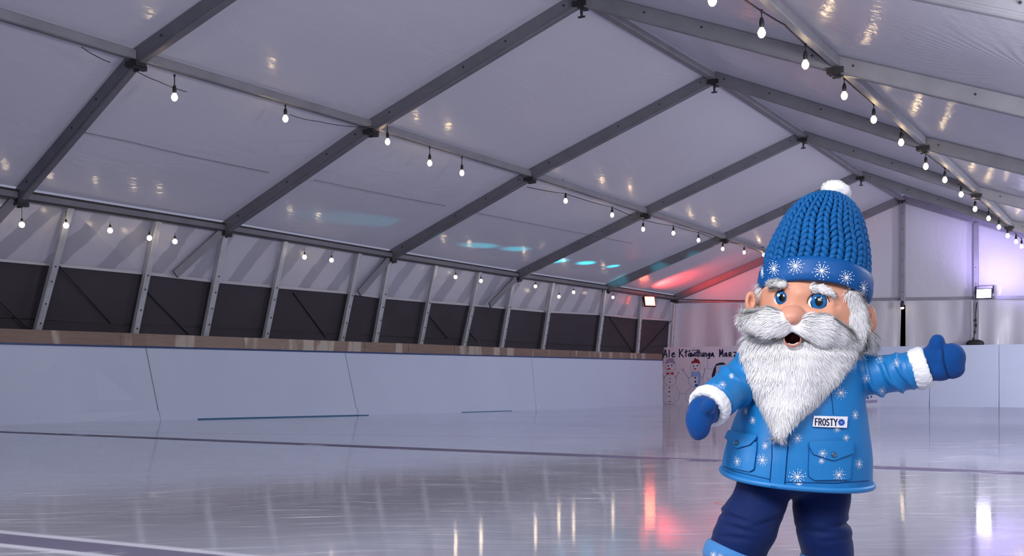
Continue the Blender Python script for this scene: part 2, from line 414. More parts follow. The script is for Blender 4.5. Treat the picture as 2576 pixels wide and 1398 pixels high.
# ------------------------------------------------------------------ gable wall, girt, curtain
YB = 33.36
def gy(px, py, Y=YB): return onY(px, py, Y)
XL = J['EL', 5].x
girt_z = lambda x: 3.33 + (x - XL) / 11. * -.30
wb = empty('wall_back', (X0, YB, 0)); struct(wb); ib = Matrix.Translation(-wb.location)
V, Fc = [], []
NX = 44; xsb = [XL - .7 + (XR + .8 - XL) * i / NX for i in range(NX + 1)]
def roofz(x):
    pts = [(J[n, 5].x, J[n, 5].z) for n in ('EL', 'PL', 'R', 'PR', 'ER')]
    return lerp(pts, x) + .12
for x in xsb:
    for j in range(7):
        z0, z1 = girt_z(x), max(roofz(x), girt_z(x) + .05); t = j / 6
        V.append((x, YB + .03 * noise.noise((x * .8, t * 3, 0)), z0 + (z1 - z0) * t))
Fc = [(i * 7 + j, (i + 1) * 7 + j, (i + 1) * 7 + j + 1, i * 7 + j + 1) for i in range(NX) for j in range(6)]
o = mesh_obj('gable_sheet', V, Fc, M['gable'], wb, True); o.matrix_parent_inverse = ib
gapx = [onY(p, 800, YB).x for p in (2260, 2280)]
def curtain(xa, xb, nm, lab, ph, cut=None):
    n = int((xb - xa) * 24); V, Fc = [], []; nz = 10
    for i in range(n + 1):
        x = xa + (xb - xa) * i / n
        for j in range(nz + 1):
            t = j / nz; z = girt_z(x) - .05; zz = z * (1 - t) + (FZ + .02) * t
            am = .045 + .07 * t
            y = YB + .13 + am * (.6 * math.sin(x * 7.3 + ph + 2.5 * noise.noise((x * .7, t, ph))) + .6 * noise.noise((x * 3.1, t * 1.1, ph)))
            xx = x
            if cut == 'r': xx = x - .10 * t * max(0, 1 - (xb - x) / .8)
            if cut == 'l': xx = x + .02 * t * max(0, 1 - (x - xa) / .8)
            V.append((xx, y, zz))
    w = nz + 1
    Fc = [(i * w + j, (i + 1) * w + j, (i + 1) * w + j + 1, i * w + j + 1) for i in range(n) for j in range(nz)]
    o = mesh_obj(nm, V, Fc, M['curtain'], None, True); tag(o, lab, 'curtain', 'sheet curtains hung below the gable rail'); return o
curtain(XL - .6, (gapx[0] + gapx[1]) / 2 - .06, 'sheet_curtain', 'white wrinkled sheet curtain lit red, between the corner and the dark gap', 0., 'r')
curtain((gapx[0] + gapx[1]) / 2 + .06, XR, 'sheet_curtain', 'white wrinkled sheet curtain under the violet floodlight, beyond the dark gap', 3.1, 'l')
dv = MB(); dv.box(((gapx[0] + gapx[1]) / 2, YB + .45, 1.5), 1.6, .05, 3.0); struct(dv.obj('gap_dark_sheet_1', M['void']))  # black sheet added behind the curtain gap to stand for its darkness
gr = MB()
for xa, xb in ((XL, -9.), (-9., -4.), (-4., XR)): gr.bar((xa, YB - .035, girt_z(xa)), (xb, YB - .035, girt_z(xb)), .05, .09)
tag(gr.obj('gable_rail', M['steel']), 'grey horizontal rail across the back gable above the sheet curtains', 'rail')
for px, lab in ((2272, 'grey upright gable post under the roof peak'), (2456, 'grey upright gable post beside the violet floodlight')):
    x = onY(px, 700, YB - .1).x; e = empty('gable_post', (x, YB - .115, 0)); tag(e, lab, 'post', 'gable posts')
    zb = girt_z(x) - .06 if px == 2272 else FZ
    b = MB(); b.bar((0, -.035, zb), (0, -.035, roofz(x) - .2), .13, .10, (0, 1, 0), .01); b.obj('upright', M['steel'], e)
    bolts([(0, -.084, z) for z in [zb + .25 + .45 * i for i in range(9)] if z < roofz(x) - .3], e)
# back boards
YBB = 33.02
zt = onY(2200, 872, YBB).z
bx = [onY(p, 950, YBB).x for p in (1655, 1890, 2124, 2338, 2513, 2700)] + [XR]
btx = ['hidden behind the painted sign beside the corner', 'behind the costumed gnome', 'under the dark curtain gap', 'behind the raised mitten', 'right of the tall dark seam', 'at the far end of the back row']
for (a, b), tx in zip(zip(bx, bx[1:]), btx):
    q = MB(); q.box(((a + b) / 2, YBB + .03, (zt + FZ) / 2), abs(b - a) - .010, .06, zt - FZ)
    o = bevel(q.obj('rink_board', M['board']), .006); tag(o, f'white upright rink board of the back row, {tx}', 'rink board', 'rink boards along the back')
    q = MB(); q.box(((a + b) / 2, YBB - .012, FZ + .10), abs(b - a) - .03, .02, .2); q.obj('kick_strip', M['board'], o)
wr = MB(); wr.box((XR + .05, 13, 1.3), .06, 46, 2.9); struct(wr.obj('wall_right', M['gable']))
wf = MB(); wf.box(((XL + XR) / 2, KY(-3) - .1, 3.2), XR - XL + 1.2, .06, 6.6); struct(wf.obj('wall_front', M['gable']))
# ------------------------------------------------------------------ ice
def ice():
    m, b, t = base_mat('rink_ice', (.6, .61, .7), .1, .5)
    b.inputs['IOR'].default_value = 1.58
    P = t.new('ShaderNodeNewGeometry').outputs['Position']
    a = YAW + math.radians(7); d1 = (math.cos(a), math.sin(a), 0); d2 = (-math.sin(a), math.cos(a), 0)
    u, v = t.dot(P, d1), t.dot(P, d2)
    wob = t.math('MULTIPLY', t.noise(P, .5, 2), 1.2)
    v2 = t.math('ADD', v, wob)
    st = t.noise(t.xyz(t.math('MULTIPLY', u, .9), t.math('MULTIPLY', v2, 9.), 0), 1.6, 6, .7)
    st2 = t.noise(t.xyz(t.math('MULTIPLY', u, 2.2), t.math('MULTIPLY', v2, 30.), 3.), 1.1, 4, .65)
    big = t.noise(P, .45, 3)
    scr = t.math('MULTIPLY', t.ramp(st, .50, .66), t.ramp(st2, .50, .68))
    vo = t.new('ShaderNodeTexVoronoi', feature='DISTANCE_TO_EDGE'); vo.inputs['Scale'].default_value = .9
    t.put(t.xyz(t.math('ADD', t.math('MULTIPLY', u, .55), wob), v2, 0), vo.inputs['Vector'])
    cut = t.math('MULTIPLY', t.ramp(vo.outputs['Distance'], .0, .012, True), t.ramp(big, .45, .6))
    col = t.mix(big, (.34, .35, .43), (.45, .46, .54))
    col = t.mix(t.math('MULTIPLY', t.ramp(st, .35, .55, True), .35), col, (.38, .38, .46))
    col = t.mix(t.math('MULTIPLY', t.ramp(st2, .50, .62), .28), col, (.74, .75, .82))
    col = t.mix(t.math('MULTIPLY', scr, .85), col, (.85, .86, .92))
    col = t.mix(t.math('MULTIPLY', cut, .35), col, (.85, .86, .90))
    paint = None
    def line(pa, pb, half, colr, soft=.02, k=1., brk=None):
        nonlocal col, paint
        A, B = onZ(*pa), onZ(*pb); dr = (B - A); dr.z = 0; dr.normalize(); n = Vector((-dr.y, dr.x, 0))
        dd = t.math('ABSOLUTE', t.math('SUBTRACT', t.dot(P, tuple(n)), n.dot(A)))
        f = t.ramp(dd, half - soft, half + soft, True)
        if brk is not None: f = t.math('MULTIPLY', f, t.ramp(t.noise(P, 3.5, 2), brk - .1, brk + .1))
        f = t.math('MULTIPLY', f, k); paint = f if paint is None else t.math('MAXIMUM', paint, f)
        col = t.mix(f, col, colr)
    line((0, 1086), (2576, 1190), .15, (.09, .075, .15), .03, .9, .32)
    line((0, 1353), (430, 1397), .14, (.66, .66, .74), .02, .6)
    line((0, 1353), (430, 1397), .085, (.085, .075, .14), .012, .9, .30)
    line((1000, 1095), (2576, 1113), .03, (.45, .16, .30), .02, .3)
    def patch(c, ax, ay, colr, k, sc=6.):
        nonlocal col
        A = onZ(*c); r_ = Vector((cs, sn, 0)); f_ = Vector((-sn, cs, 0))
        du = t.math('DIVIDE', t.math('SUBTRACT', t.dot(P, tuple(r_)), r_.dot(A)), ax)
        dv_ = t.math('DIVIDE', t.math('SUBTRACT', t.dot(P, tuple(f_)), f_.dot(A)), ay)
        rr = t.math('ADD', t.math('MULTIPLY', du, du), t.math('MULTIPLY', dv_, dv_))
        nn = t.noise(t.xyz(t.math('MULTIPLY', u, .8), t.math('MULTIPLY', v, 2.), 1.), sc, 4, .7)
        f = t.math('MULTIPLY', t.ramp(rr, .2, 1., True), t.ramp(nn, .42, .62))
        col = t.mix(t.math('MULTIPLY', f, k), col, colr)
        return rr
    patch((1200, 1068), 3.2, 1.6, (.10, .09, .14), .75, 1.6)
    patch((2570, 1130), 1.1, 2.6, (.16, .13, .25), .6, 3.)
    A = onZ(1850, 1266)
    dn = t.new('ShaderNodeVectorMath', operation='DISTANCE'); t.put(P, dn.inputs[0]); dn.inputs[1].default_value = tuple(A)
    ring = t.ramp(t.math('ABSOLUTE', t.math('SUBTRACT', dn.outputs['Value'], .085)), .008, .02, True)
    col = t.mix(t.math('MULTIPLY', ring, .6), col, (.55, .14, .14))
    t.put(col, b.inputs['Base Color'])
    ro = t.math('ADD', .045, t.math('MULTIPLY', t.ramp(big, .35, .7), .04))
    ro = t.math('ADD', ro, t.math('MULTIPLY', scr, .25))
    ro = t.math('ADD', ro, t.math('MULTIPLY', paint, .4))
    t.put(ro, b.inputs['Roughness'])
    t.put(t.math('SUBTRACT', .5, t.math('MULTIPLY', paint, .42)), b.inputs['Specular IOR Level'])
    hh = t.math('ADD', t.math('MULTIPLY', st, .6), t.math('MULTIPLY', st2, .3))
    hh = t.math('ADD', hh, t.math('MULTIPLY', t.noise(P, 3., 2), .5))
    t.put(t.bump(hh, .017, .02), b.inputs['Normal'])
    return m
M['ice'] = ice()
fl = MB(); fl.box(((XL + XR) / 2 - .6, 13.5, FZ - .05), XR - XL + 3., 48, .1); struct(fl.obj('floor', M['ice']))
# ------------------------------------------------------------------ string lights
def bulb_proto():
    me = {}
    b = MB(); b.lathe([(.013, .0), (.022, .01), (.026, .045), (.026, .075), (.019, .10), (.012, .115), (.006, .12)], 14); me['socket'] = b
    b = MB(); b.lathe([(.002, -.098), (.018, -.093), (.034, -.075), (.042, -.05), (.038, -.025), (.026, -.006), (.021, .008)], 16); me['bulb'] = b
    return me
pr = bulb_proto()
ME = {}
for k_, m_ in (('socket', M['black']), ('bulb', M['bulb'])):
    o = pr[k_].obj(k_, m_, None, True); ME[k_] = o.data; bpy.data.objects.remove(o)
gl = MB(); gl.ball((0, 0, -.035), .034, .034, .036); o = gl.obj('globe', M['bulb_small'], None, True); ME['globe'] = o.data; bpy.data.objects.remove(o)
def hang_bulb(P, top, label, group, small=False, sc=1.):
    e = empty('string_bulb', P); e.scale = (sc,) * 3; tag(e, label, 'light bulb', group)
    for nm in ('socket', 'bulb'):
        o = bpy.data.objects.new(nm, ME['globe'] if (small and nm == 'bulb') else ME[nm]); link(o, e)
        if small and nm == 'socket': o.scale = (.55, .55, .4)
    if top is not None:
        tt = (top - P) / sc; b = MB(); b.tube([(0, 0, .05 if small else .115), tuple(tt)], .007 if not small else .003, 6)
        if not small: b.ball(tuple(tt), .016, .016, .022, None, 8, 6)
        b.obj('drop_cord', M['black'], e, True)
    return e
left_px = [(439, 236, 190), (718, 291, 266), (975, 350, 312), (1081, 404, 371), (1162, 429, 396), (1423, 500, 487), (1540, 536, 521), (1618, 572, 553), (1694, 582, 568), (1757, 600, 585), (1818, 622, 606), (1872, 631, 615), (1921, 637, 622)]
right_px = [(1792, -10, -60), (1916, 72, 28), (2026, 153, 113), (2124, 232, 197), (2198, 293, 262), (2267, 351, 325), (2329, 412, 386), (2377, 446, 423), (2418, 483, 461), (2453, 520, 492), (2487, 544, 523), (2513, 566, 548), (2535, 588, 572), (2556, 603, 588), (2570, 615, 600)]
def purlin_x(ln, px):
    return jx[ln]
LP, RP = [], []
nl = len(left_px)
for i, (x, y, yt) in enumerate(left_px):
    X = jx['PL'] + .07
    P, T = onX(x, y, X), onX(x, yt, X); T = Vector((P.x, P.y, T.z)); LP.append(T)
    hang_bulb(P, T, f'{ORD[nl - 1 - i]} warm bulb from the gable, below the purlin on the dark screen side', 'bulbs below the purlin on the dark screen side', sc=.95)
nr = len(right_px)
for i, (x, y, yt) in enumerate(right_px):
    X = jx['PR'] - .12
    P, T = onX(x, y, X), onX(x, yt, X); T = Vector((P.x, P.y, T.z)); RP.append(T)
    hang_bulb(P, T, f'{ORD[nr - 1 - i]} warm bulb from the gable, on the string above the gnome', 'bulbs on the string above the gnome')
def sag(pts, dip):
    out = []
    for A, B in zip(pts, pts[1:]):
        n = 8
        for i in range(n): out.append(A.lerp(B, i / n) - Vector((0, 0, dip * (B - A).length * 4 * (i / n) * (1 - i / n) * .25)))
    return out + [pts[-1]]
anch = [onX(px_, py_, jx['PR'] - .08) for px_, py_ in ((1973, 62), (2102, 172), (2235, 275), (2322, 366), (2400, 438), (2458, 490))]
rp = sorted(RP + anch, key=lambda p: p.y)
b = MB(); b.tube(sag([rp[0] - Vector((0, 1.2, -.05))] + rp, .02), .009, 6); tag(b.obj('light_cable', M['black'], None, True), 'black string light cable running above the gnome toward the gable', 'cable')
lp = [onX(1326, 470, jx['PL'] + .07)] + LP[5:]
b = MB(); b.tube(sag(lp, .03), .008, 6); tag(b.obj('light_cable', M['black'], None, True), 'black cable sagging under the purlin on the dark screen side', 'cable')
for pts, lab in (([(345, 180), (400, 205), (470, 231)], 'thin loose black wire end near the nearest purlin bulb'), ([(728, 288), (800, 305), (935, 318)], 'thin loose black wire from the second purlin bulb to the arch'),
                 ([(205, 118), (240, 140), (278, 157)], 'short thin wire dangling under the purlin before the sixth arch'), ([(1405, 418), (1416, 440), (1418, 472)], 'thin hooked wire dangling from the roof past the fourth arch')):
    q = [onX(x, y, jx['PL'] + .06) for x, y in pts]; b = MB(); b.tube(sag(q, .1), .005, 6); tag(b.obj('loose_wire', M['black'], None, True), lab, 'wire')
wall_px = [(55, 562, 515), (166, 564, 530), (277, 577, 560), (376, 596, 580), (440, 605, 590), (766, 645, 625), (834, 653, 631), (1146, 696, 678), (1210, 706, 690), (1347, 720, 706), (1406, 746, 715), (1443, 735, 722), (1542, 748, 735)]
nw = len(wall_px); WT = []
for i, (x, y, yt) in enumerate(wall_px):
    P, T = onX(x, y - 4, -14.2), onX(x, yt, -14.2); T = Vector((P.x, P.y, max(T.z, P.z + .1))); WT.append(T)
    hang_bulb(P, T, f'{ORD[nw - 1 - i]} small glowing globe from the gable, before the wall film', 'small globes before the clear wall film', True, 1.15)
# ------------------------------------------------------------------ roof seams and wire
for pts, lab in (([(203, 331), (320, 355), (475, 392), (676, 434)], 'thin dark tension wire along the roof sheet between the sixth and fifth arches'), ([(790, 452), (945, 484), (1120, 518)], 'thin dark tension wire along the roof sheet between the fifth and fourth arches'),
                 ([(1200, 536), (1245, 544), (1590, 612)], 'thin dark tension wire along the roof sheet between the fourth and third arches')):
    q = []
    for x, y in pts:
        best = None
        for X in [-14.3 + .02 * i for i in range(170)]:
            p = onX(x, y, X); e = abs(p.z - (zx(X) + .02))
            if best is None or e < best[0]: best = (e, p)
        q.append(best[1])
    b = MB(); b.tube(q, .006, 6); tag(b.obj('tension_wire', M['steel_dark'], None, True), lab, 'wire')
# ------------------------------------------------------------------ floodlights and gable fittings
def flood(name, P, rz, rx, lens, label, w=.42, h=.30):
    e = empty(name, P, rz); tag(e, label, 'floodlight')
    Mx = Matrix.Rotation(rx, 3, 'X')
    b = MB(); b.box((0, .04, 0), w, .07, h, None); b.box((0, .09, 0), w * .7, .05, h * .6)
    for i in range(7): b.box((-w * .3 + w * .1 * i, .12, 0), .012, .03, h * .55)
    b.v = [Mx @ Vector(v) for v in b.v]; b.obj('housing', M['black'], e)
    b = MB(); b.box((0, .0, 0), w * .86, .012, h * .84); b.v = [Mx @ Vector(v) for v in b.v]; b.obj('lens', lens, e)
    b = MB(); b.bar((-w / 2 - .015, .05, 0), (-w / 2 - .015, .14, .22), .012, .04, (1, 0, 0)); b.bar((w / 2 + .015, .05, 0), (w / 2 + .015, .14, .22), .012, .04, (1, 0, 0)); b.bar((-w / 2 - .02, .14, .22), (w / 2 + .02, .14, .22), .04, .012)
    b.obj('yoke', M['iron'], e); return e
PR_ = onX(1635, 757, -14.22)
flood('floodlight', PR_, YAW + .35, math.radians(-14), M['red_lens'], 'glowing red floodlight under the eave beam near the back corner', .36, .32)
PV = onY(2475, 738, YB - .35)
flood('floodlight', PV, YAW - .55, math.radians(-6), M['violet_lens'], 'bright violet white floodlight on the gable post at the back', .42, .28)
P = onY(2270, 775, YB - .14); e = empty('hanging_lamp', P); tag(e, 'tiny lit lamp hanging above the dark curtain gap', 'lamp')
b = MB(); b.lathe([(.02, .02), (.06, .03), (.05, .16), (.03, .22)], 12); b.obj('holder', M['iron'], e, True)
b = MB(); b.ball((0, 0, .01), .05, .05, .035); b.obj('bulb', M['bulb_small'], e, True)
P = onY(2452, 871, YBB - .0); b = MB(); b.lathe([(.23, 0.0), (.24, .05), (.2, .11), (.10, .14), (.02, .145)], 20, Matrix.Translation((P.x, P.y + .05, zt)) @ Matrix.Diagonal((1, .3, 1, 1)))
tag(b.obj('cable_reel', M['black'], None, True), 'black domed lump resting on the back boards below the violet floodlight', 'reel')
q = [onY(2452 + dx, y, YB - .26) for dx, y in ((6, 760), (2, 790), (3, 820), (-2, 845), (-4, 859))]
b = MB(); b.tube(q, .014, 6)
for dx, y in ((2, 805), (3, 818), (0, 835), (-3, 852)): b.ball(onY(2452 + dx, y, YB - .26), .035, .035, .05, None, 8, 6)
tag(b.obj('light_cable', M['iron'], None, True), 'dark knotted cable falling down the gable post below the violet floodlight', 'cable')
b = MB(); g0 = gy(1705, 752, YB - .2); g1 = gy(1880, 757, YB - .2); b.tube(sag([g0, g0.lerp(g1, .5), g1], .02), .012, 6); tag(b.obj('light_cable', M['iron'], None, True), 'dark cable lying along the gable rail near the red floodlight', 'cable')
# ------------------------------------------------------------------ painted sign on the back boards
YS = 32.96
def flatm(name, col, r=.6): return mat(name, col, r, .3, var=.08)
PC = {'paper': flatm('sign_white', (.56, .60, .72)), 'ink': flatm('sign_ink', (.012, .02, .06)), 'line': flatm('sign_line', (.10, .09, .14)), 'red': flatm('sign_red', (.42, .03, .03)),
      'dred': flatm('sign_dark_red', (.20, .02, .02)), 'blue': flatm('sign_blue', (.22, .36, .68)), 'purple': flatm('sign_purple', (.30, .27, .46)), 'navy': flatm('sign_navy', (.03, .09, .32))}
SGa, SGb = onY(1662, 874, YS), onY(2213, 1019, YS)
sign = empty('painted_sign', ((SGa.x + SGb.x) / 2, YS, .05)); isg = Matrix.Translation(-sign.location)
tag(sign, 'white painted sign with handwritten dark words and snowmen, fixed to the back boards', 'sign')
def sg(o): o.matrix_parent_inverse = isg; return o
z0_, z1_ = onY(1662, 1020, YS).z, onY(1662, 874, YS).z
q = MB(); q.box(((SGa.x + SGb.x) / 2, YS + .02, (z0_ + z1_) / 2), SGb.x - SGa.x, .03, z1_ - z0_); sg(q.obj('panel', PC['paper'], sign))
layer = [0]
def cu(u, v): return (1640 + u / 4.112, 700 + v / 4.112)
def stroke(b, pts, w, rnd=True):
    """a flat brush stroke with round ends on the sign, pts in crop units, w in pixels"""
    layer[0] += 1; Y = YS + .004 - .00002 * layer[0] - .003
    P = [onY(*cu(u, v), Y) for u, v in pts]; hw = w / 2 * .0118
    for A, B in zip(P, P[1:]):
        d = (B - A); d.y = 0
        if d.length < 1e-5: continue
        d.normalize(); n = Vector((-d.z, 0, d.x)) * hw; i = len(b.v)
        b.v += [A - n, A + n, B + n, B - n]; b.f.append((i, i + 1, i + 2, i + 3))
    if rnd and w > 1.6:
        for A in P:
            i = len(b.v); b.v += [A + Vector((math.cos(t * .785) * hw, 0, math.sin(t * .785) * hw)) for t in range(8)]; b.f.append(tuple(range(i, i + 8)))
def fillp(b, pts):
    layer[0] += 1; Y = YS + .004 - .00002 * layer[0] - .003
    i = len(b.v); b.v += [onY(*cu(u, v), Y) for u, v in pts]; b.f.append(tuple(range(i, i + len(pts))))
def ell(cx, cy, rx, ry, a0=0, a1=360, n=28): return [(cx + rx * math.cos(math.radians(a0 + (a1 - a0) * i / n)), cy + ry * math.sin(math.radians(a0 + (a1 - a0) * i / n))) for i in range(n + 1)]
letters = [[(120, 815), (138, 735), (156, 815)], [(125, 788), (152, 788)], [(178, 742), (178, 812)], [(207, 792), (234, 782), (226, 768), (209, 778), (206, 803), (222, 814), (238, 806)],
           [(285, 732), (285, 812)], [(322, 734), (290, 772), (326, 812)], [(352, 738), (352, 808)], [(340, 764), (368, 754)], [(394, 774), (377, 784), (380, 806), (396, 798), (398, 772), (402, 808)], [(384, 758), (392, 744)],
           [(410, 770), (414, 806), (427, 785), (437, 806), (442, 768)], [(418, 744), (419, 746)], [(434, 742), (435, 744)], [(455, 768), (455, 806)], [(455, 742), (456, 744)], [(472, 740), (472, 808)], [(462, 764), (496, 762)], [(488, 740), (488, 808)],
           [(507, 770), (509, 804), (526, 800), (530, 770), (532, 808)], [(546, 808), (546, 772), (562, 775), (566, 808)], [(592, 774), (579, 785), (581, 802), (595, 797), (598, 772), (597, 824), (577, 826)], [(626, 774), (610, 790), (616, 806), (628, 796), (629, 770), (641, 810)],
           [(700, 810), (702, 736), (716, 790), (730, 736), (736, 810)], [(766, 770), (751, 785), (754, 805), (769, 800), (771, 770), (778, 808)], [(797, 808), (797, 770), (816, 766), (818, 785), (802, 790), (824, 808)], [(845, 765), (869, 765), (872, 783), (852, 800), (854, 810)],
           [(905, 770), (905, 808)], [(930, 735), (930, 810)], [(930, 775), (955, 770), (960, 808)]]
for g in (letters[:4], letters[4:22], letters[22:]):
    for l in g:
        b = MB(); stroke(b, l, 3.1); sg(b.obj('letter_stroke', PC['ink'], sign))
b = MB(); th = MB(); rd = MB(); dr_ = MB(); bl = MB(); pu = MB(); nv = MB(); tw = MB()
def inkdot(x, y, r): q = MB(); fillp(q, ell(x, y, r, r, n=10)[:-1]); sg(q.obj('ink_dot', PC['ink'], sign))
# first snowman: purple hat, red bow tie
for e_ in (ell(190, 915, 53, 50), ell(188, 1052, 66, 60, -60, 240), ell(188, 1205, 98, 97, -58, 238)): stroke(b, e_, .7, False)
fillp(pu, [(138, 886), (140, 862), (150, 856), (152, 838), (172, 826), (210, 824), (228, 838), (232, 856), (243, 864), (243, 886), (190, 872)])
for x, y, r in ((168, 905, 8), (206, 900, 8), (188, 1005, 4), (186, 1037, 6), (186, 1072, 7), (182, 1130, 7), (180, 1172, 8), (180, 1220, 6)): inkdot(x, y, r)
fillp(rd, [(148, 936), (186, 926), (194, 938), (170, 946)]); fillp(rd, [(150, 968), (186, 982), (224, 968), (222, 998), (186, 986), (152, 1000)])
for p in ([(130, 1032), (95, 970), (84, 960)], [(95, 970), (98, 955)], [(240, 1030), (275, 978), (268, 962)], [(275, 978), (290, 970)]): stroke(tw, p, .9)
stroke(tw, [(170, 1274), (200, 1273)], 1.6)
# second snowman: red hat, blue scarf
for e_ in (ell(450, 915, 50, 48), ell(455, 1062, 78, 62, -50, 232), ell(455, 1215, 105, 100, -58, 238)): stroke(b, e_, .7, False)
fillp(dr_, [(408, 882), (412, 858), (436, 848), (438, 830), (450, 824), (462, 834), (480, 836), (492, 856), (500, 882), (455, 874)])
for x, y, r in ((432, 908, 8), (470, 903, 8), (449, 1028, 9), (448, 1068, 10), (450, 1148, 8), (453, 1190, 5)): inkdot(x, y, r)
fillp(rd, [(428, 934), (458, 926), (462, 938), (440, 946)])
fillp(bl, [(408, 962), (455, 970), (492, 960), (506, 985), (508, 1050), (496, 1110), (470, 1120), (474, 1060), (480, 1015), (402, 1018)])
fillp(nv, ell(458, 1105, 16, 14)[:-1])
for p in ([(382, 1036), (325, 955), (300, 938)], [(325, 955), (328, 925)], [(524, 1036), (545, 960), (540, 930)], [(545, 940), (556, 930)]): stroke(tw, p, .9)
# third figure: dark hair, half hidden
fillp(th, [(622, 1032), (618, 1000), (640, 930), (664, 884), (700, 872), (738, 868), (768, 890), (700, 894), (664, 905), (662, 960), (650, 1010)])
stroke(b, ell(720, 960, 58, 66), .7, False); inkdot(690, 962, 7); inkdot(736, 958, 7); stroke(b, ell(712, 1080, 70, 66), .7, False)
for p in ([(286, 1190), (352, 1190)], [(560, 1030), (585, 1035), (575, 1060), (590, 1085), (560, 1085)], [(575, 830), (578, 935), (640, 940)]): stroke(b, p, .6, False)
for p in ([(2215, 1160), (2240, 1150)],): stroke(tw, p, 2.)
fillp(nv, [(2218, 1222), (2236, 1216), (2246, 1242), (2228, 1250)]); fillp(nv, [(2258, 1214), (2276, 1212), (2280, 1230), (2262, 1236)]); fillp(pu, [(2200, 1262), (2330, 1256), (2330, 1285), (2200, 1290)])
for nm, q, m_ in (('snowman_outline', b, 'line'), ('black_hair', th, 'ink'), ('twig_arms', tw, 'ink'), ('red_paint', rd, 'red'), ('red_hat', dr_, 'dred'), ('blue_scarf', bl, 'blue'), ('purple_hat', pu, 'purple'), ('navy_paint', nv, 'navy')): sg(q.obj(nm, PC[m_], sign))
# ------------------------------------------------------------------ light
w = bpy.data.worlds.new('dusk'); S.world = w; w.use_nodes = True
w.node_tree.nodes['Background'].inputs[0].default_value = (.42, .43, .60, 1); w.node_tree.nodes['Background'].inputs[1].default_value = .62
def lamp(kind, name, P, en, col, tgt=None, **kw):
    l = bpy.data.lights.new(name, kind); l.energy = en; l.color = col
    for a, v in kw.items(): setattr(l, a, v)
    o = bpy.data.objects.new(name, l); o.location = P; link(o)
    if tgt is not None: o.rotation_euler = (Vector(tgt) - Vector(P)).to_track_quat('-Z', 'Y').to_euler()
    return o
lamp('AREA', 'unseen_fill', (-1.4, -1.2, 3.2), 250, (1., .98, 1.), (-2., 5., .2), size=1.6, shape='SQUARE')  # this and the area lights below: fills added out of view, no fixtures
lamp('AREA', 'unseen_fill', (1.1, 6., 2.3), 170, (.96, .97, 1.), (-2.5, 8., 0.), size=1., shape='SQUARE')
lamp('AREA', 'unseen_fill', (-5.5, -1.5, 2.7), 110, (.95, .96, 1.), (-1.5, 4., .9), size=1.6, shape='SQUARE')
lamp('AREA', 'unseen_fill', (.9, 9., 2.1), 350, (.95, .93, 1.), (-7., 14., 5.6), size=1.2, shape='SQUARE')
lamp('AREA', 'unseen_fill', (.9, 19., 2.1), 400, (.93, .91, 1.), (-7., 27., 4.), size=1.2, shape='SQUARE')
lamp('AREA', 'unseen_fill', (1., 27., 2.2), 420, (.92, .90, 1.), (-6., 33., 2.5), size=1.2, shape='SQUARE')
lamp('AREA', 'unseen_fill', (1., 1.1, 1.9), 18, (.97, .97, 1.), (-.85, 2.9, .8), size=.7, shape='SQUARE')
lamp('SPOT', 'red_flood_glow', PR_ + Vector((.3, -.1, -.02)), 620, (1., .05, .04), PR_ + Vector((1.1, 1.2, 1.6)), spot_size=math.radians(105), spot_blend=.9, shadow_soft_size=.1)
lamp('SPOT', 'violet_flood_glow', PV + Vector((.1, -1.0, .1)), 300, (.55, .42, 1.), PV + Vector((.9, .3, 2.)), spot_size=math.radians(150), spot_blend=.9, shadow_soft_size=.15)
def roof_pt(px, py):
    best = None
    for i in range(330):
        X = -14.2 + .02 * i; p = onX(px, py, X); e_ = abs(p.z - (zx(X) + .1))
        if best is None or e_ < best[0]: best = (e_, p)
    return best[1]
CY = (-11.3, 32.5, 1.95)
for px, py, en, ang in ((930, 558, 650, 2.2), (1228, 624, 1500, 1.6), (1315, 632, 1300, 1.7), (1412, 663, 2000, 2.6), (1490, 668, 1800, 2.2), (1555, 676, 900, 2.4)):
    lamp('SPOT', 'cyan_party_beam', CY, en * 22, (.0, .62, .74), roof_pt(px, py), spot_size=math.radians(ang), spot_blend=.9, shadow_soft_size=.04)
for px, py in ((1570, 704), (1650, 674), (1720, 646)):
    lamp('SPOT', 'cyan_party_beam', (.8, 20., 2.3), 22000, (.0, .62, .74), near(J['EL', 4].lerp(J['PL', 4], .35), px, py), spot_size=math.radians(1.5), spot_blend=.9, shadow_soft_size=.04)
lamp('SPOT', 'cyan_party_beam', (.8, 23., 2.3), 1500, (.05, .7, 1.), onZ(1560, 1037), spot_size=math.radians(5), spot_blend=1., shadow_soft_size=.05)
S.cycles.use_adaptive_sampling = True; S.cycles.adaptive_threshold = .06; S.cycles.adaptive_min_samples = 20; S.cycles.use_denoising = True; S.cycles.max_bounces = 7; S.cycles.diffuse_bounces = 3; S.cycles.glossy_bounces = 3; S.cycles.transmission_bounces = 4
S.cycles.sample_clamp_indirect = 6.; S.cycles.caustics_reflective = False; S.cycles.caustics_refractive = False
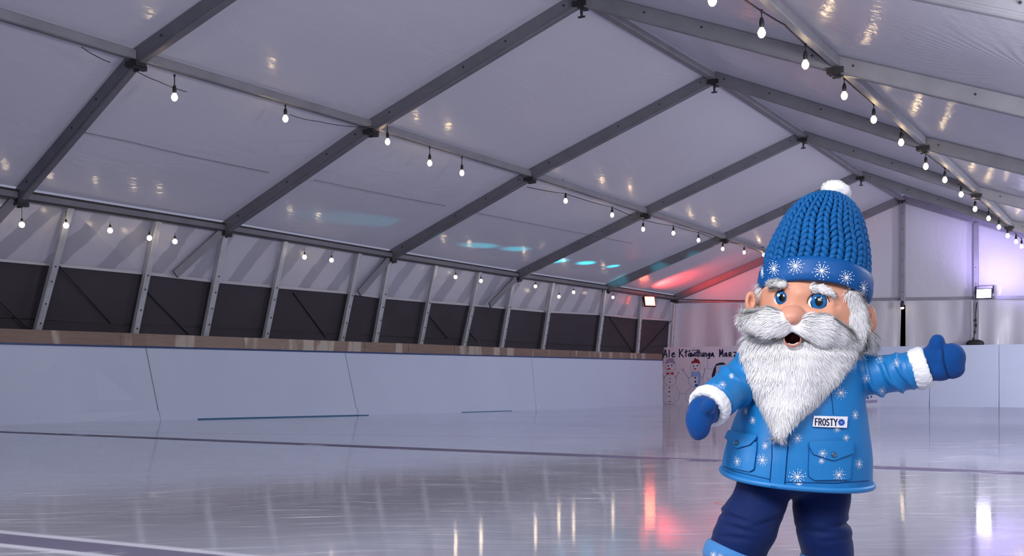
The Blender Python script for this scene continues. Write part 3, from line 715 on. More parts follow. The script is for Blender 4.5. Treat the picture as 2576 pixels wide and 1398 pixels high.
# ================================================================== costumed gnome
D = 2.88; XRT = (2010 - PX0) / F * D
FWD = Vector((-sn, cs, 0)); RGT = Vector((cs, sn, 0))
root = empty('costumed_gnome', (RGT * XRT + FWD * D + Vector((0, 0, FZ))), YAW)
tag(root, 'bearded gnome costume in blue snowflake jacket and knit bobble hat, standing on the ice', 'mascot')
HL = HC - FZ
EYE = Vector((-XRT, -D, HL))
def L(px, py, dy=0.):
    d = D + dy; return Vector(((px - PX0) / F * d - XRT, dy, HL + (PY0 - py) / F * d))
def pix(p):
    d = D + p[1]; return (PX0 + (p[0] + XRT) / d * F, PY0 - (p[2] - HL) / d * F)
U = D / F
def rdir(px, py): return (L(px, py, 0) - EYE).normalized()
mm = {}
mm['jacket'] = mat('jacket_satin', (.008, .172, .46), .42, .4, var=.10, vscale=5, bump=.05, bscale=18)
mm['trim'] = mat('jacket_trim', (.014, .19, .49), .45, .5, var=.08, vscale=8)
mm['mitten'] = mat('mitten_fleece', (.0005, .050, .215), .8, .15, var=.12, vscale=12, bump=.15, bscale=160, sheen=.15)
mm['trouser'] = mat('trouser_navy', (.0006, .012, .085), .7, .2, var=.2, vscale=8, bump=.05, bscale=60, sheen=.1)
mm['boot'] = mat('boot_blue', (.045, .20, .48), .7, .3, var=.12, vscale=9, sheen=.2)
mm['knit'] = mat('hat_yarn', (.001, .090, .285), .65, .25, var=.22, vscale=14, bump=.10, bscale=140)
mm['knit_in'] = mat('hat_lining', (.001, .035, .19), .8, .3, var=.1)
mm['band'] = mat('hat_band', (.0005, .072, .265), .5, .3, var=.08, vscale=6)
mm['white'] = mat('print_white', (.80, .83, .88), .6, .3, var=0)
mm['skin'] = mat('skin_foam', (.60, .285, .185), .5, .4, var=.08, vscale=10, bump=.03, bscale=60)
mm['nose'] = mat('nose_foam', (.62, .285, .195), .42, .45, var=.06, vscale=14)
mm['fur'] = mat('white_fur', (.78, .78, .79), .7, .25, var=.05, vscale=30)
mm['pom'] = mat('sherpa_fleece', (.78, .79, .81), .85, .2, var=.06, vscale=40, bump=.3, bscale=90)
mm['eyew'] = mat('eye_white', (.85, .86, .88), .2, .6, var=0)
mm['iris'] = mat('eye_blue', (.004, .105, .30), .15, .6, var=.35, vscale=60)
mm['iris_d'] = mat('eye_rim', (.002, .016, .06), .2, .6, var=0)
mm['pupil'] = mat('eye_black', (.001, .001, .002), .1, .6, var=0)
mm['lid'] = mat('lid_line', (.02, .012, .012), .5, .3, var=0)
mm['lip'] = mat('lip_pink', (.42, .16, .115), .4, .5, var=.05)
mm['mouth'] = mat('mouth_dark', (.010, .002, .002), 1., .0, var=0)
mm['navy'] = mat('badge_ink', (.004, .008, .04), .6, .3, var=0)
mm['badge'] = mat('badge_white', (.74, .75, .82), .45, .4, var=.03)
mm['bblue'] = mat('badge_blue', (.006, .07, .36), .5, .4, var=0)
mm['seam'] = mat('seam_dark', (.003, .045, .20), .7, .2, var=0)
mm['snap'] = mat('snap_metal', (.10, .16, .24), .3, .5, .7, var=.1)
def shade(o): o.data.polygons.foreach_set('use_smooth', [True] * len(o.data.polygons)); o.data.update(); return o
def bake(o):
    dg = bpy.context.evaluated_depsgraph_get(); dg.update()
    me = bpy.data.meshes.new_from_object(o.evaluated_get(dg)); old = o.data; nm = old.name
    o.modifiers.clear(); o.data = me; bpy.data.meshes.remove(old); me.name = nm; return shade(o)
def blob(name, parts, m, parent, vox=.005, smooth=8, fac=.5):
    """ellipsoids and tubes grown into one continuous skin"""
    b = MB()
    for p in parts:
        if p[0] == 'E':
            _, c, r, rot = p; b.ball(c, r[0], r[1], r[2], rot, 24, 16)
        else: b.tube(p[1], p[2], 20)
    o = b.obj(name, m, parent)
    r_ = o.modifiers.new('r', 'REMESH'); r_.mode = 'VOXEL'; r_.voxel_size = vox
    s_ = o.modifiers.new('s', 'SMOOTH'); s_.iterations = smooth; s_.factor = fac
    return bake(o)
def E(px, py, dy, rx, ry, rz, roll=0., pitch=0.):
    return ('E', L(px, py, dy), (rx * U, ry * U, rz * U), (Matrix.Rotation(math.radians(-roll), 3, 'Y') @ Matrix.Rotation(math.radians(pitch), 3, 'X')))
def bvh(*obs_):
    V, Fc = [], []
    for o in obs_:
        i = len(V); V += [v.co.copy() for v in o.data.vertices]; Fc += [tuple(i + k for k in p.vertices) for p in o.data.polygons]
    return BVHTree.FromPolygons(V, Fc)
def hit(tree, px, py, off=0.):
    d = rdir(px, py); h = tree.ray_cast(EYE, d)
    if h[0] is None: return None, None
    n = h[1] if h[1].dot(d) < 0 else -h[1]
    return h[0] + n * off, n
# ---- fur: tapered, bent blades rooted on a skin
def fur(name, o, m, parent, count, length, width, flow, lift=.35, keep=None, jit=.35, wild=.15, seed=1):
    rnd = random.Random(seed); me = o.data; me.calc_loop_triangles()
    V0 = [v.co.copy() for v in me.vertices]; N0 = [v.normal.copy() for v in me.vertices]
    tris = [t.vertices[:] for t in me.loop_triangles]; ar = [t.area for t in me.loop_triangles]
    V, Fc, NB = [], [], []; done = 0
    for idx in rnd.choices(range(len(tris)), ar, k=count * 4):
        if done >= count: break
        a, b, c = tris[idx]; r1, r2 = math.sqrt(rnd.random()), rnd.random()
        w = (1 - r1, r1 * (1 - r2), r1 * r2)
        p = V0[a] * w[0] + V0[b] * w[1] + V0[c] * w[2]; n = (N0[a] * w[0] + N0[b] * w[1] + N0[c] * w[2]).normalized()
        if n.y > .55: continue
        q = pix(p)
        if keep and not keep(q[0], q[1], p): continue
        f = flow(q[0], q[1]); f = Vector((f[0], 0, -f[1])); cl = noise.noise_vector(p * 24) * .8
        f = f.normalized() + Vector((cl.x, 0, cl.z)) * jit + Vector((rnd.gauss(0, wild), rnd.gauss(0, wild), rnd.gauss(0, wild)))
        f = (f - n * f.dot(n)); 
        if f.length < 1e-3: continue
        f.normalize(); ln = length * rnd.uniform(.65, 1.25) * (1 + .5 * max(0, 1 - abs(n.y) * 1.6)); wd = width * rnd.uniform(.7, 1.3)
        lf = lift * rnd.uniform(.4, 1.4)
        sd = f.cross(n).normalized(); p0 = p - n * .002
        p1 = p0 + (f * (1 - lf * .3) + n * lf).normalized() * ln * .4; p2 = p1 + (f + n * lf * .35).normalized() * ln * .33; p3 = p2 + (f - n * lf * .15 + Vector((0, 0, -.12))).normalized() * ln * .27
        i = len(V)
        V += [p0 - sd * wd * .4, p0 + sd * wd * .4, p1 - sd * wd * .5, p1 + sd * wd * .5, p2 - sd * wd * .3, p2 + sd * wd * .3, p3]
        ct = rnd.gauss(0, .16); nb = (n + Vector((0, -.45, .12)) + f * (.10 + ct) + sd * rnd.gauss(0, .14)).normalized(); NB += [nb] * 7
        Fc += [(i, i + 1, i + 3, i + 2), (i + 2, i + 3, i + 5, i + 4), (i + 4, i + 5, i + 6)]
        done += 1
    me2 = bpy.data.meshes.new(name); me2.from_pydata([tuple(v) for v in V], [], Fc); me2.materials.append(m)
    me2.polygons.foreach_set('use_smooth', [True] * len(Fc)); me2.update(); me2.normals_split_custom_set_from_vertices([tuple(v) for v in NB])
    return link(bpy.data.objects.new(name, me2), parent)
# ---- trousers and boots (one continuous pair of legs)
def leg_parts(spine):
    out = []; P = [L(x, y, dy) for x, y, dy, r in spine]; R_ = [r * U for *_, r in spine]
    pts, rr = [], []
    for (A, B), (ra, rb) in zip(zip(P, P[1:]), zip(R_, R_[1:])):
        for i in range(14): pts.append(A.lerp(B, i / 14)); rr.append(ra + (rb - ra) * i / 14)
    return ('T', pts + [P[-1]], rr + [R_[-1]])
tro = blob('trousers', [leg_parts([(1935, 1175, .01, 88), (1920, 1235, 0, 68), (1904, 1278, -.01, 70), (1882, 1315, -.02, 76), (1866, 1355, -.02, 72), (1852, 1405, -.01, 70), (1846, 1450, 0, 60)]),
                        leg_parts([(2050, 1175, .02, 90), (2068, 1235, .02, 72), (2065, 1280, .01, 70), (2066, 1318, .01, 64), (2074, 1345, .01, 68), (2080, 1380, .02, 67), (2084, 1450, .02, 58)]),
                        E(1990, 1190, .01, 140, 95, 62)], mm['trouser'], root, .006, 6)
for v in tro.data.vertices:
    p = v.co; q = pix(p); side = -1 if q[0] < 1988 else 1
    if q[1] > 1235:
        k = min(1, (q[1] - 1235) / 40)
        for fx, fy, sl_, wd_, ln_, am_ in ((1838, 1298, .35, 5, 46, .007), (1862, 1330, .28, 5, 40, .006), (1850, 1352, .12, 5, 44, .005), (1930, 1312, -.4, 5, 34, .005), (2120, 1318, -.25, 5, 40, .007), (2085, 1340, .10, 5, 45, .005), (2105, 1358, -.12, 5, 40, .005), (2030, 1330, .2, 5, 34, .004)):
            dx, dy_ = q[0] - fx, q[1] - fy - (q[0] - fx) * sl_
            v.co -= v.normal * am_ * k * math.exp(-(dy_ / wd_) ** 2 - (dx / ln_) ** 2) - v.normal * .5 * am_ * k * math.exp(-((dy_ + 11) / 8) ** 2 - (dx / ln_) ** 2)
        v.co += v.normal * (.005 * k * noise.noise(Vector((p.x * 9, p.y * 9, p.z * 17))))
tro.data.update()
def boot(cx, top, tilt, dy, foot_x, rr):
    c0 = L(cx, top, dy); ang = math.radians(tilt)
    up = Vector((math.sin(ang) * -1, .0, math.cos(ang)))
    base = L(foot_x, 1450, dy); base.z = .085
    b = blob('boot', [('T', [c0 + up * .005, c0.lerp(base, .5), base], [rr * U, rr * U * .94, rr * U * .9]),
                      ('E', Vector((base.x, base.y - .06, .05)), (.072, .13, .05), Matrix()), ('E', Vector((base.x, base.y - .10, .045)), (.078, .085, .045), Matrix())], mm['boot'], root, .006, 5)
    for v in b.data.vertices: v.co.z = max(v.co.z, .012)
    q = MB(); q.ball((base.x, base.y - .055, .012), .076, .14, .012); q.obj('sole', mm['pom'], b, True)
    r = MB(); n = 40
    for i in range(n + 1): pass
    T = Matrix.Translation(c0) @ Matrix.Rotation(-ang, 4, 'Y')
    prof = [((rr - 3) * U, -.030), ((rr + 3) * U, -.033), ((rr + 9) * U, -.025), ((rr + 10) * U, -.005), ((rr + 8) * U, .010), ((rr + 2) * U, .014), ((rr - 4) * U, .008), ((rr - 5) * U, -.01)]
    r.lathe(prof, 40, T); cu_ = r.obj('boot_cuff', mm['boot'], b, True); return b, cu_
boots = [boot(1848, 1392, -20, -.01, 1838, 68), boot(2084, 1408, -4, .02, 2092, 62)]
# ---- jacket
rings = [(1965, 862, 2070, 862, 70, 0), (1918, 880, 2122, 880, 92, 2), (1888, 905, 2150, 902, 108, 4), (1876, 940, 2162, 936, 118, 6), (1874, 985, 2166, 980, 126, 8), (1866, 1020, 2170, 1018, 132, 10), (1850, 1062, 2176, 1060, 137, 12),
         (1838, 1098, 2181, 1100, 141, 14), (1826, 1140, 2186, 1150, 144, 16), (1821, 1168, 2186, 1188, 145, 17), (1820, 1184, 2186, 1210, 145, 18)]
def ring_pts(xl, yl, xr, yr, ry, dr, n=96, grow=0., ex=2.3):
    A, B = L(xl, yl), L(xr, yr); c = (A + B) / 2; hx = (B - A) / 2; hx *= 1 + grow / hx.length; hy = Vector((0, ry * U + grow, dr * U)); out = []
    for i in range(n):
        t = 2 * math.pi * i / n; ca, sa = math.cos(t), math.sin(t)
        out.append(c + hx * math.copysign(abs(ca) ** (2 / ex), ca) + hy * math.copysign(abs(sa) ** (2 / ex), sa))
    return out
def interp_rings(rs, k):
    out = []
    for a, b in zip(rs, rs[1:]): out += [tuple(p + (q - p) * i / k for p, q in zip(a, b)) for i in range(k)]
    return out + [rs[-1]]
V, Fc = [], []; IR = interp_rings(rings, 6); n = 96
for r in IR: V += ring_pts(*r)
for k in range(len(IR) - 1): Fc += [(k * n + j, k * n + (j + 1) % n, (k + 1) * n + (j + 1) % n, (k + 1) * n + j) for j in range(n)]
Fc += [tuple(n - 1 - j for j in range(n))][:1]
jk = mesh_obj('jacket', V, Fc, mm['jacket'], root, True)
for v in jk.data.vertices:
    p = v.co; q = pix(p); s_ = noise.noise(Vector((p.x * 9 + p.y * 6, p.z * 3.2, 0))) * .5 + noise.noise(p * 20) * .18
    v.co += v.normal * .006 * s_ * (1 if q[1] > 930 else .3)
jk.data.update()
for p in jk.data.polygons: pass
jt = bvh(jk)
hem = MB(); pts = ring_pts(*rings[-1], n=96, grow=.001); pts = pts + [pts[0]]
hem.tube([p + Vector((0, 0, -.002)) for p in pts], .0075, 10, False); hem.obj('hem', mm['trim'], jk, True)
li = MB(); i0 = ring_pts(*rings[-1], n=48, grow=-.004); li.v = list(i0); li.f = [tuple(range(48))]; li.obj('lining', mm['seam'], jk)
# ---- sleeves
def sleeve(name, path, folds, seed):
    P = [L(x, y, dy) for x, y, dy, r in path]; R_ = [r * U for *_, r in path]; pts, rr = [], []
    m_ = len(P)
    for i in range(m_ - 1):
        p0, p1, p2, p3 = P[max(i - 1, 0)], P[i], P[i + 1], P[min(i + 2, m_ - 1)]
        for k in range(16):
            t = k / 16; t2, t3 = t * t, t ** 3
            pts.append(.5 * ((2 * p1) + (p2 - p0) * t + (2 * p0 - 5 * p1 + 4 * p2 - p3) * t2 + (3 * p1 - p0 - 3 * p2 + p3) * t3)); rr.append(R_[i] + (R_[i + 1] - R_[i]) * t)
    pts.append(P[-1]); rr.append(R_[-1])
    b = MB(); seg = 56; b.tube(pts, rr, seg); o = b.obj(name, mm['jacket'], jk, True)
    tot = len(pts)
    for i, v in enumerate(o.data.vertices):
        k, j = divmod(i, seg); t = k / (tot - 1); th = 2 * math.pi * j / seg; q = v.co
        w = math.sin(t * folds * math.pi * 1.3 + 2.4 * math.sin(th + seed) + 3.4 * noise.noise(q * 10 + Vector((seed, 0, 0))))
        am = .0095 * math.sin(math.pi * min(1, t * 1.15)) ** .6 * (.55 + .45 * noise.noise(q * 7 + Vector((0, seed, 0)))) if 0 < t < 1 else 0
        v.co += v.normal * am * ((1 - abs(w)) ** 1.6 * 2.2 - .8)
    o.data.update(); return o
s1 = sleeve('sleeve', [(2085, 930, .0, 50), (2135, 938, -.005, 60), (2180, 945, -.012, 53), (2235, 940, -.03, 50), (2280, 934, -.045, 48), (2306, 928, -.055, 46)], 4.2, 1.)
s2 = sleeve('sleeve', [(1950, 920, .0, 52), (1902, 932, -.01, 60), (1868, 954, -.03, 56), (1832, 982, -.07, 51), (1800, 1010, -.115, 48)], 3.6, 4.)
# ---- mittens with fleece cuffs
def mitten(parts, crease=None): return blob('mitten', parts, mm['mitten'], root, .004, 6)
m1 = mitten([E(2345, 912, -.07, 38, 30, 46, -12), E(2385, 910, -.085, 41, 32, 44, 0), E(2395, 900, -.085, 33, 29, 37, 0), E(2392, 924, -.085, 34, 30, 28, -12), E(2362, 932, -.08, 34, 30, 26, -5),
             ('T', [L(2345, 905, -.075), L(2351, 880, -.08), L(2357, 859, -.083)], [20 * U, 18.5 * U, 18 * U]), E(2358, 858, -.083, 18, 16, 18)])
cr = MB(); pl = []
bt = bvh(m1)
for x, y in ((2371, 876), (2372, 892), (2374, 910), (2379, 930), (2387, 948)):
    h, n_ = hit(bt, x, y, .0003)
    if h: pl.append(h)
cr.tube(pl, .0011, 6); cr.obj('crease', mm['trouser'], m1, True)
for v in m1.data.vertices:
    q = pix(v.co); xl = lerp([(870, 2371), (892, 2372), (910, 2374), (930, 2379), (950, 2387)], q[1])
    if q[1] > 874 and v.normal.y < .3: v.co -= v.normal * .004 * math.exp(-((q[0] - xl) / 3.2) ** 2)
m1.data.update()
m2 = mitten([E(1788, 1022, -.14, 26, 30, 26), E(1768, 1035, -.155, 36, 30, 38, 20), E(1756, 1062, -.165, 30, 26, 42, 12), E(1754, 1080, -.165, 22, 20, 27, 15), E(1792, 1040, -.14, 17, 22, 24, 20), ('T', [L(1775, 1035, -.17), L(1783, 1020, -.192)], [16 * U, 17 * U]), E(1785, 1018, -.194, 16.5, 14, 16.5)])
def cuff(parent, c, ax, R1, r2, wide, seed):
    """fleece ring: centre, axis, ring radius, tube radius, width along the axis"""
    ax = ax.normalized(); e1 = ax.orthogonal().normalized(); e2 = ax.cross(e1); V, Fc = [], []; nu, nv_ = 110, 26
    for i in range(nu):
        a = 2 * math.pi * i / nu; rad = e1 * math.cos(a) + e2 * math.sin(a)
        for j in range(nv_):
            b_ = 2 * math.pi * j / nv_; cb, sb = math.cos(b_), math.sin(b_)
            p = c + rad * (R1 + r2 * math.copysign(abs(cb) ** .8, cb)) + ax * wide * math.copysign(abs(sb) ** .7, sb)
            nr = (rad * cb + ax * sb).normalized()
            k = noise.noise(p * 150 + Vector((seed, 0, 0))) * .5 + abs(noise.noise(p * 85)) * .7
            V.append(p + nr * .0035 * k)
    Fc = [(i * nv_ + j, ((i + 1) % nu) * nv_ + j, ((i + 1) % nu) * nv_ + (j + 1) % nv_, i * nv_ + (j + 1) % nv_) for i in range(nu) for j in range(nv_)]
    return mesh_obj('fleece_cuff', V, Fc, mm['pom'], parent, True)
a1 = Vector((.88, -.30, .30)); cuff(s1, L(2314, 927, -.055), a1, 43 * U, 9 * U, 19 * U, 1.)
a2 = Vector((-.62, -.62, -.48)); cuff(s2, L(1786, 1020, -.13), a2, 42 * U, 10 * U, 17 * U, 5.)
# ---- decals that lie on a surface: filled outline in picture units, wrapped and thickened
def drape(name, tree, poly, m, parent, off=.001, thick=.003, cuts=3, puff=0., bev=0.):
    bm = bmesh.new(); vs = [bm.verts.new((x, y, 0)) for x, y in poly]; bm.faces.new(vs)
    bmesh.ops.triangulate(bm, faces=bm.faces[:])
    for _ in range(cuts): bmesh.ops.subdivide_edges(bm, edges=[e for e in bm.edges if e.calc_length() > 5], cuts=1); bmesh.ops.triangulate(bm, faces=[f for f in bm.faces if len(f.verts) > 3])
    V, Nn, bad = [], [], False
    for v in bm.verts:
        h, n_ = hit(tree, v.co.x, v.co.y, 0)
        if h is None:
            h, n_ = L(v.co.x, v.co.y, V[-1][1] if V else -.1), Vector((0, -1, 0))
        V.append(h); Nn.append(n_)
    bm.verts.index_update(); nv_ = len(V)
    bnd = {v.index for v in bm.verts if v.is_boundary}
    Fc = [tuple(v.index for v in f.verts) for f in bm.faces]
    top = [p + q * (off + thick - (bev if i in bnd else 0)) for i, (p, q) in enumerate(zip(V, Nn))]; bot = [p + q * (off - thick * .3 - .001) for p, q in zip(V, Nn)]
    F2 = Fc + [tuple(nv_ + i for i in reversed(f)) for f in Fc]
    for e in bm.edges:
        if e.is_boundary: a_, b_ = e.verts[0].index, e.verts[1].index; F2.append((a_, b_, nv_ + b_, nv_ + a_))
    bm.free(); o = mesh_obj(name, top + bot, F2, m, parent)
    bm = bmesh.new(); bm.from_mesh(o.data); bmesh.ops.recalc_face_normals(bm, faces=bm.faces); bm.to_mesh(o.data); bm.free(); return o
def seamline(name, tree, pts, w, m, parent, off=.0008, step=5.):
    q = []
    for (xa, ya), (xb, yb) in zip(pts, pts[1:]):
        k = max(1, int(math.hypot(xb - xa, yb - ya) / step))
        q += [(xa + (xb - xa) * i / k, ya + (yb - ya) * i / k) for i in range(k)]
    q.append(pts[-1]); P = [h for h in (hit(tree, x, y, off)[0] for x, y in q) if h is not None]
    b = MB(); b.tube(P, w, 6); return b.obj(name, m, parent, True)
drape('placket', jt, [(1944, 1080), (1984, 1085), (1978, 1150), (1972, 1226), (1938, 1222), (1944, 1150)], mm['jacket'], jk, .0012, .0028, 4)
seamline('seam', jt, [(1942, 1082), (1942, 1150), (1936, 1219)], .0012, mm['seam'], jk)
seamline('seam', jt, [(1986, 1086), (1980, 1150), (1974, 1222)], .0012, mm['seam'], jk)
seamline('seam', jt, [(2090, 985), (2093, 1010), (2096, 1042)], .0008, mm['seam'], jk)
seamline('seam', jt, [(1820, 1172), (1845, 1184), (1936, 1205)], .0010, mm['seam'], jk)
seamline('seam', jt, [(1974, 1212), (2100, 1215), (2186, 1208)], .0010, mm['seam'], jk)
pk = []
for body, flap, btn, stn in (([(1836, 1104), (1906, 1112), (1905, 1130), (1898, 1180), (1888, 1186), (1842, 1177), (1834, 1168), (1834, 1130)], [(1841, 1084), (1908, 1097), (1906, 1104), (1892, 1119), (1862, 1129), (1855, 1127), (1843, 1111), (1832, 1103), (1835, 1095)], (1861, 1116), 'pocket'),
                             ([(2036, 1118), (2139, 1116), (2139, 1140), (2136, 1200), (2130, 1206), (2047, 1207), (2034, 1198), (2033, 1180)], [(2034, 1110), (2140, 1108), (2141, 1140), (2096, 1157), (2088, 1157), (2044, 1142), (2035, 1125)], (2092, 1143), 'pocket')):
    p = drape(stn, jt, body, mm['jacket'], jk, .002, .004, 4)
    seamline('seam', jt, body + [body[0]], .0012, mm['seam'], p, .0012)
    f = drape('flap', jt, flap, mm['jacket'], p, .0072, .003, 4)
    seamline('flap_edge', jt, flap[2:], .0014, mm['seam'], p, .0078)
    h, n_ = hit(bvh(jk), *btn, .0125); T = Matrix.Translation(h) @ n_.to_track_quat('Z', 'Y').to_matrix().to_4x4()
    b = MB(); b.lathe([(.0062, -.002), (.0062, .001), (.0046, .0022), (.0042, .0012), (.0020, .0012), (.0018, .0022)], 16, T); b.obj('snap_button', mm['snap'], p, True); pk.append(p)
    pk.append(f)
# name badge
bd = drape('name_badge', jt, [(2046, 1046), (2129, 1048), (2128, 1062), (2127, 1076), (2085, 1075), (2043, 1073), (2044, 1060)], mm['badge'], jk, .004, .0022, 2)
bdt = bvh(bd)
def ribbon(b, tree, pts, w, off, cap=True):
    for (xa, ya), (xb, yb) in zip(pts, pts[1:]):
        dx, dy = xb - xa, yb - ya; l = math.hypot(dx, dy) or 1; nx, ny = -dy / l * w / 2, dx / l * w / 2; k = max(1, int(l / 4)); i = len(b.v); row = []
        for t in range(k + 1):
            x, y = xa + dx * t / k, ya + dy * t / k
            h1, h2 = hit(tree, x - nx, y - ny, off)[0], hit(tree, x + nx, y + ny, off)[0]
            if h1 is None or h2 is None or abs(h1.y - h2.y) > .03: row.append(None); continue
            row.append(len(b.v)); b.v += [h1, h2]
        for p, q in zip(row, row[1:]):
            if p is not None and q is not None: b.f.append((p, p + 1, q + 1, q))
        if cap: dot(b, tree, xa, ya, w / 2, off); dot(b, tree, xb, yb, w / 2, off)
def dot(b, tree, x, y, r, off, n=8):
    P = [hit(tree, x + r * math.cos(2 * math.pi * i / n), y + r * math.sin(2 * math.pi * i / n), off)[0] for i in range(n)]
    if None in P or max(p.y for p in P) - min(p.y for p in P) > .03: return
    i = len(b.v); b.v += P; b.f.append(tuple(range(i, i + n)))
FROST = {'F': [[(0, 0), (0, 1)], [(0, 0), (.9, 0)], [(0, .46), (.75, .46)]], 'R': [[(0, 1), (0, 0), (.6, 0), (.9, .12), (.9, .38), (.6, .5), (0, .5)], [(.45, .5), (.95, 1)]],
         'O': [[(.5, 0), (.15, .12), (0, .4), (0, .6), (.15, .88), (.5, 1), (.85, .88), (1, .6), (1, .4), (.85, .12), (.5, 0)]], 'S': [[(.92, .12), (.55, 0), (.12, .1), (.05, .3), (.3, .46), (.7, .56), (.92, .74), (.8, .92), (.4, 1), (.02, .88)]],
         'T': [[(0, 0), (1, 0)], [(.5, 0), (.5, 1)]], 'Y': [[(0, 0), (.5, .5), (1, 0)], [(.5, .5), (.5, 1)]]}
x = 2051.0; 
for ch, wd in zip('FROSTY', (6.2, 6.6, 7.2, 6.4, 7., 7.4)):
    b = MB()
    for st_ in FROST[ch]: ribbon(b, bdt, [(x + a * wd, 1052.6 + c_ * 16.4 + (x - 2051) * .03) for a, c_ in st_], 2.9, .0006)
    b.obj('letter', mm['navy'], bd); x += wd + 2.75
b = MB()
for k in range(8):
    a = k * math.pi / 4 + .2; dot(b, bdt, 2116.5 + 6.0 * math.cos(a), 1062 + 6.0 * math.sin(a), 2.9, .0006)
dot(b, bdt, 2116.5, 1062, 5.6, .0007, 12)
o = b.obj('flower_emblem', mm['bblue'], bd); b = MB()
ribbon(b, bdt, [(2114, 1061), (2116.5, 1063.5), (2119, 1061)], 1., .001); dot(b, bdt, 2116, 1064, 1., .001); b.obj('emblem_mark', mm['badge'], o)
# ---- snowflake prints
def flake(b, tree, x, y, r, seed, off=.0007, sq=1., rot=0.):
    rnd = random.Random(seed); n_ = 12
    dot(b, tree, x, y, r * .12 + .7, off, 10)
    for k in range(n_):
        a = rot + 2 * math.pi * k / n_ + rnd.uniform(-.08, .08); l = r * rnd.uniform(.78, 1.05)
        def pt(t): return (x + math.cos(a) * t * sq, y + math.sin(a) * t)
        ribbon(b, tree, [pt(r * .12), pt(l * .72)], max(.65, r * .045), off, False)
        X, Y = pt(l * .95); dot(b, tree, X, Y, max(.65, r * .055), off)
        if k % 2 == 0:
            for s_ in (-.45, .45):
                X, Y = pt(l * .55); ribbon(b, tree, [(X, Y), (X + math.cos(a + s_) * l * .22 * sq, Y + math.sin(a + s_) * l * .22)], max(.6, r * .04), off, False)
allt = bvh(jk, *pk)
jf = [(1877, 1034, 9, .6), (1894, 1057, 11, .75), (2115, 988, 17, 1), (2151, 1044, 14, .65), (2006, 1102, 14, 1), (1925, 1121, 11, .9), (1918, 1157, 16, .95), (1855, 1160, 14, .7), (2006, 1199, 21, 1.1),
      (2069, 1140, 13, 1), (2066, 1159, 8, 1), (2110, 1194, 18, 1), (2161, 1167, 15, .65), (1946, 1213, 8, .9), (2105, 1079, 9, 1), (2128, 1101, 9, 1), (2010, 1218, 9, 1)]
b = MB()
for i, (x, y, r, sq) in enumerate(jf): flake(b, allt, x, y, r, 10 + i, .0009, sq)
b.obj('snowflake_print', mm['white'], jk)
for s_, fl_ in ((s1, [(2180, 951, 14, .8), (2219, 983, 12, 1), (2256, 912, 12, .9), (2213, 903, 12, .9), (2164, 900, 10, 1)]), (s2, [(1817, 968, 11, 1), (1840, 946, 8, .8)])):
    b = MB(); t_ = bvh(s_)
    for i, (x, y, r, sq) in enumerate(fl_): flake(b, t_, x, y, r, 60 + i, .0008, sq)
    b.obj('snowflake_print', mm['white'], s_)
b = MB(); t_ = bvh(boots[0][1], boots[0][0])
for x, y, r in ((1795, 1395, 10), (1812, 1400, 10)): flake(b, t_, x, y, r, 90 + x, .0008)
b.obj('snowflake_print', mm['white'], boots[0][0])
# ---- head
HCn = L(2036, 782, .0); HR = Vector((129, 126, 128)) * U
V, Fc = [], []; nu, nv_ = 160, 110
bumps = [(1942, 776, 20, .010), (1972, 780, 17, .010), (2050, 790, 22, .012), (2085, 794, 26, .012), (1967, 748, 20, -.013), (2059, 758, 27, -.014), (2010, 735, 20, .006), (1960, 722, 22, .004), (2075, 735, 24, .005), (2105, 772, 8, -.004), (1935, 764, 8, -.003)]
def hpos(u, v):
    th, ph = 2 * math.pi * u, math.pi * v
    d = Vector((math.sin(ph) * math.cos(th), math.sin(ph) * math.sin(th), -math.cos(ph)))
    e_ = 2.35; k = (abs(d.x) ** e_ + abs(d.y) ** e_ + abs(d.z) ** e_) ** (-1 / e_)
    p = HCn + Vector((d.x * HR.x, d.y * HR.y, d.z * HR.z)) * k
    if p.y < 0:
        q = pix(p); am = sum(h_ * math.exp(-((q[0] - x) ** 2 + (q[1] - y) ** 2) / (2 * (r * .62) ** 2)) for x, y, r, h_ in bumps)
        p += Vector((d.x * .3, -1, d.z * .3)).normalized() * am
    return p
for j in range(nv_ + 1):
    for i in range(nu): V.append(hpos(i / nu, min(max(j / nv_, .002), .998)))
for j in range(nv_): Fc += [(j * nu + i, j * nu + (i + 1) % nu, (j + 1) * nu + (i + 1) % nu, (j + 1) * nu + i) for i in range(nu)]
head = mesh_obj('head', V, Fc, mm['skin'], root, True); ht = bvh(head)
ns = blob('nose', [E(1993, 794, -.142, 33, 30, 26, 4), E(1990, 799, -.150, 29, 28, 22, 4)], mm['nose'], head, .003, 6)
# ears
def ear(px, py, dy, rx, rz, roll, face):
    o = blob('ear', [E(px, py, dy, rx, 13, rz, roll), E(px, py - rz * .25, dy, rx * .95, 13, rz * .7, roll)], mm['skin'], head, .003, 5)
    c = L(px + face * rx * .22, py, dy)
    for v in o.data.vertices:
        if v.normal.y < 0:
            q = pix(v.co); k = math.exp(-(((q[0] - (px + face * rx * .25)) / (rx * .48)) ** 2 + ((q[1] - py + 2) / (rz * .52)) ** 2)); v.co += Vector((0, .016 * k, 0))
    o.data.update(); return o
ear(2185, 800, -.035, 20, 37, 14, -1); ear(1888, 758, -.03, 14, 27, -6, 1)
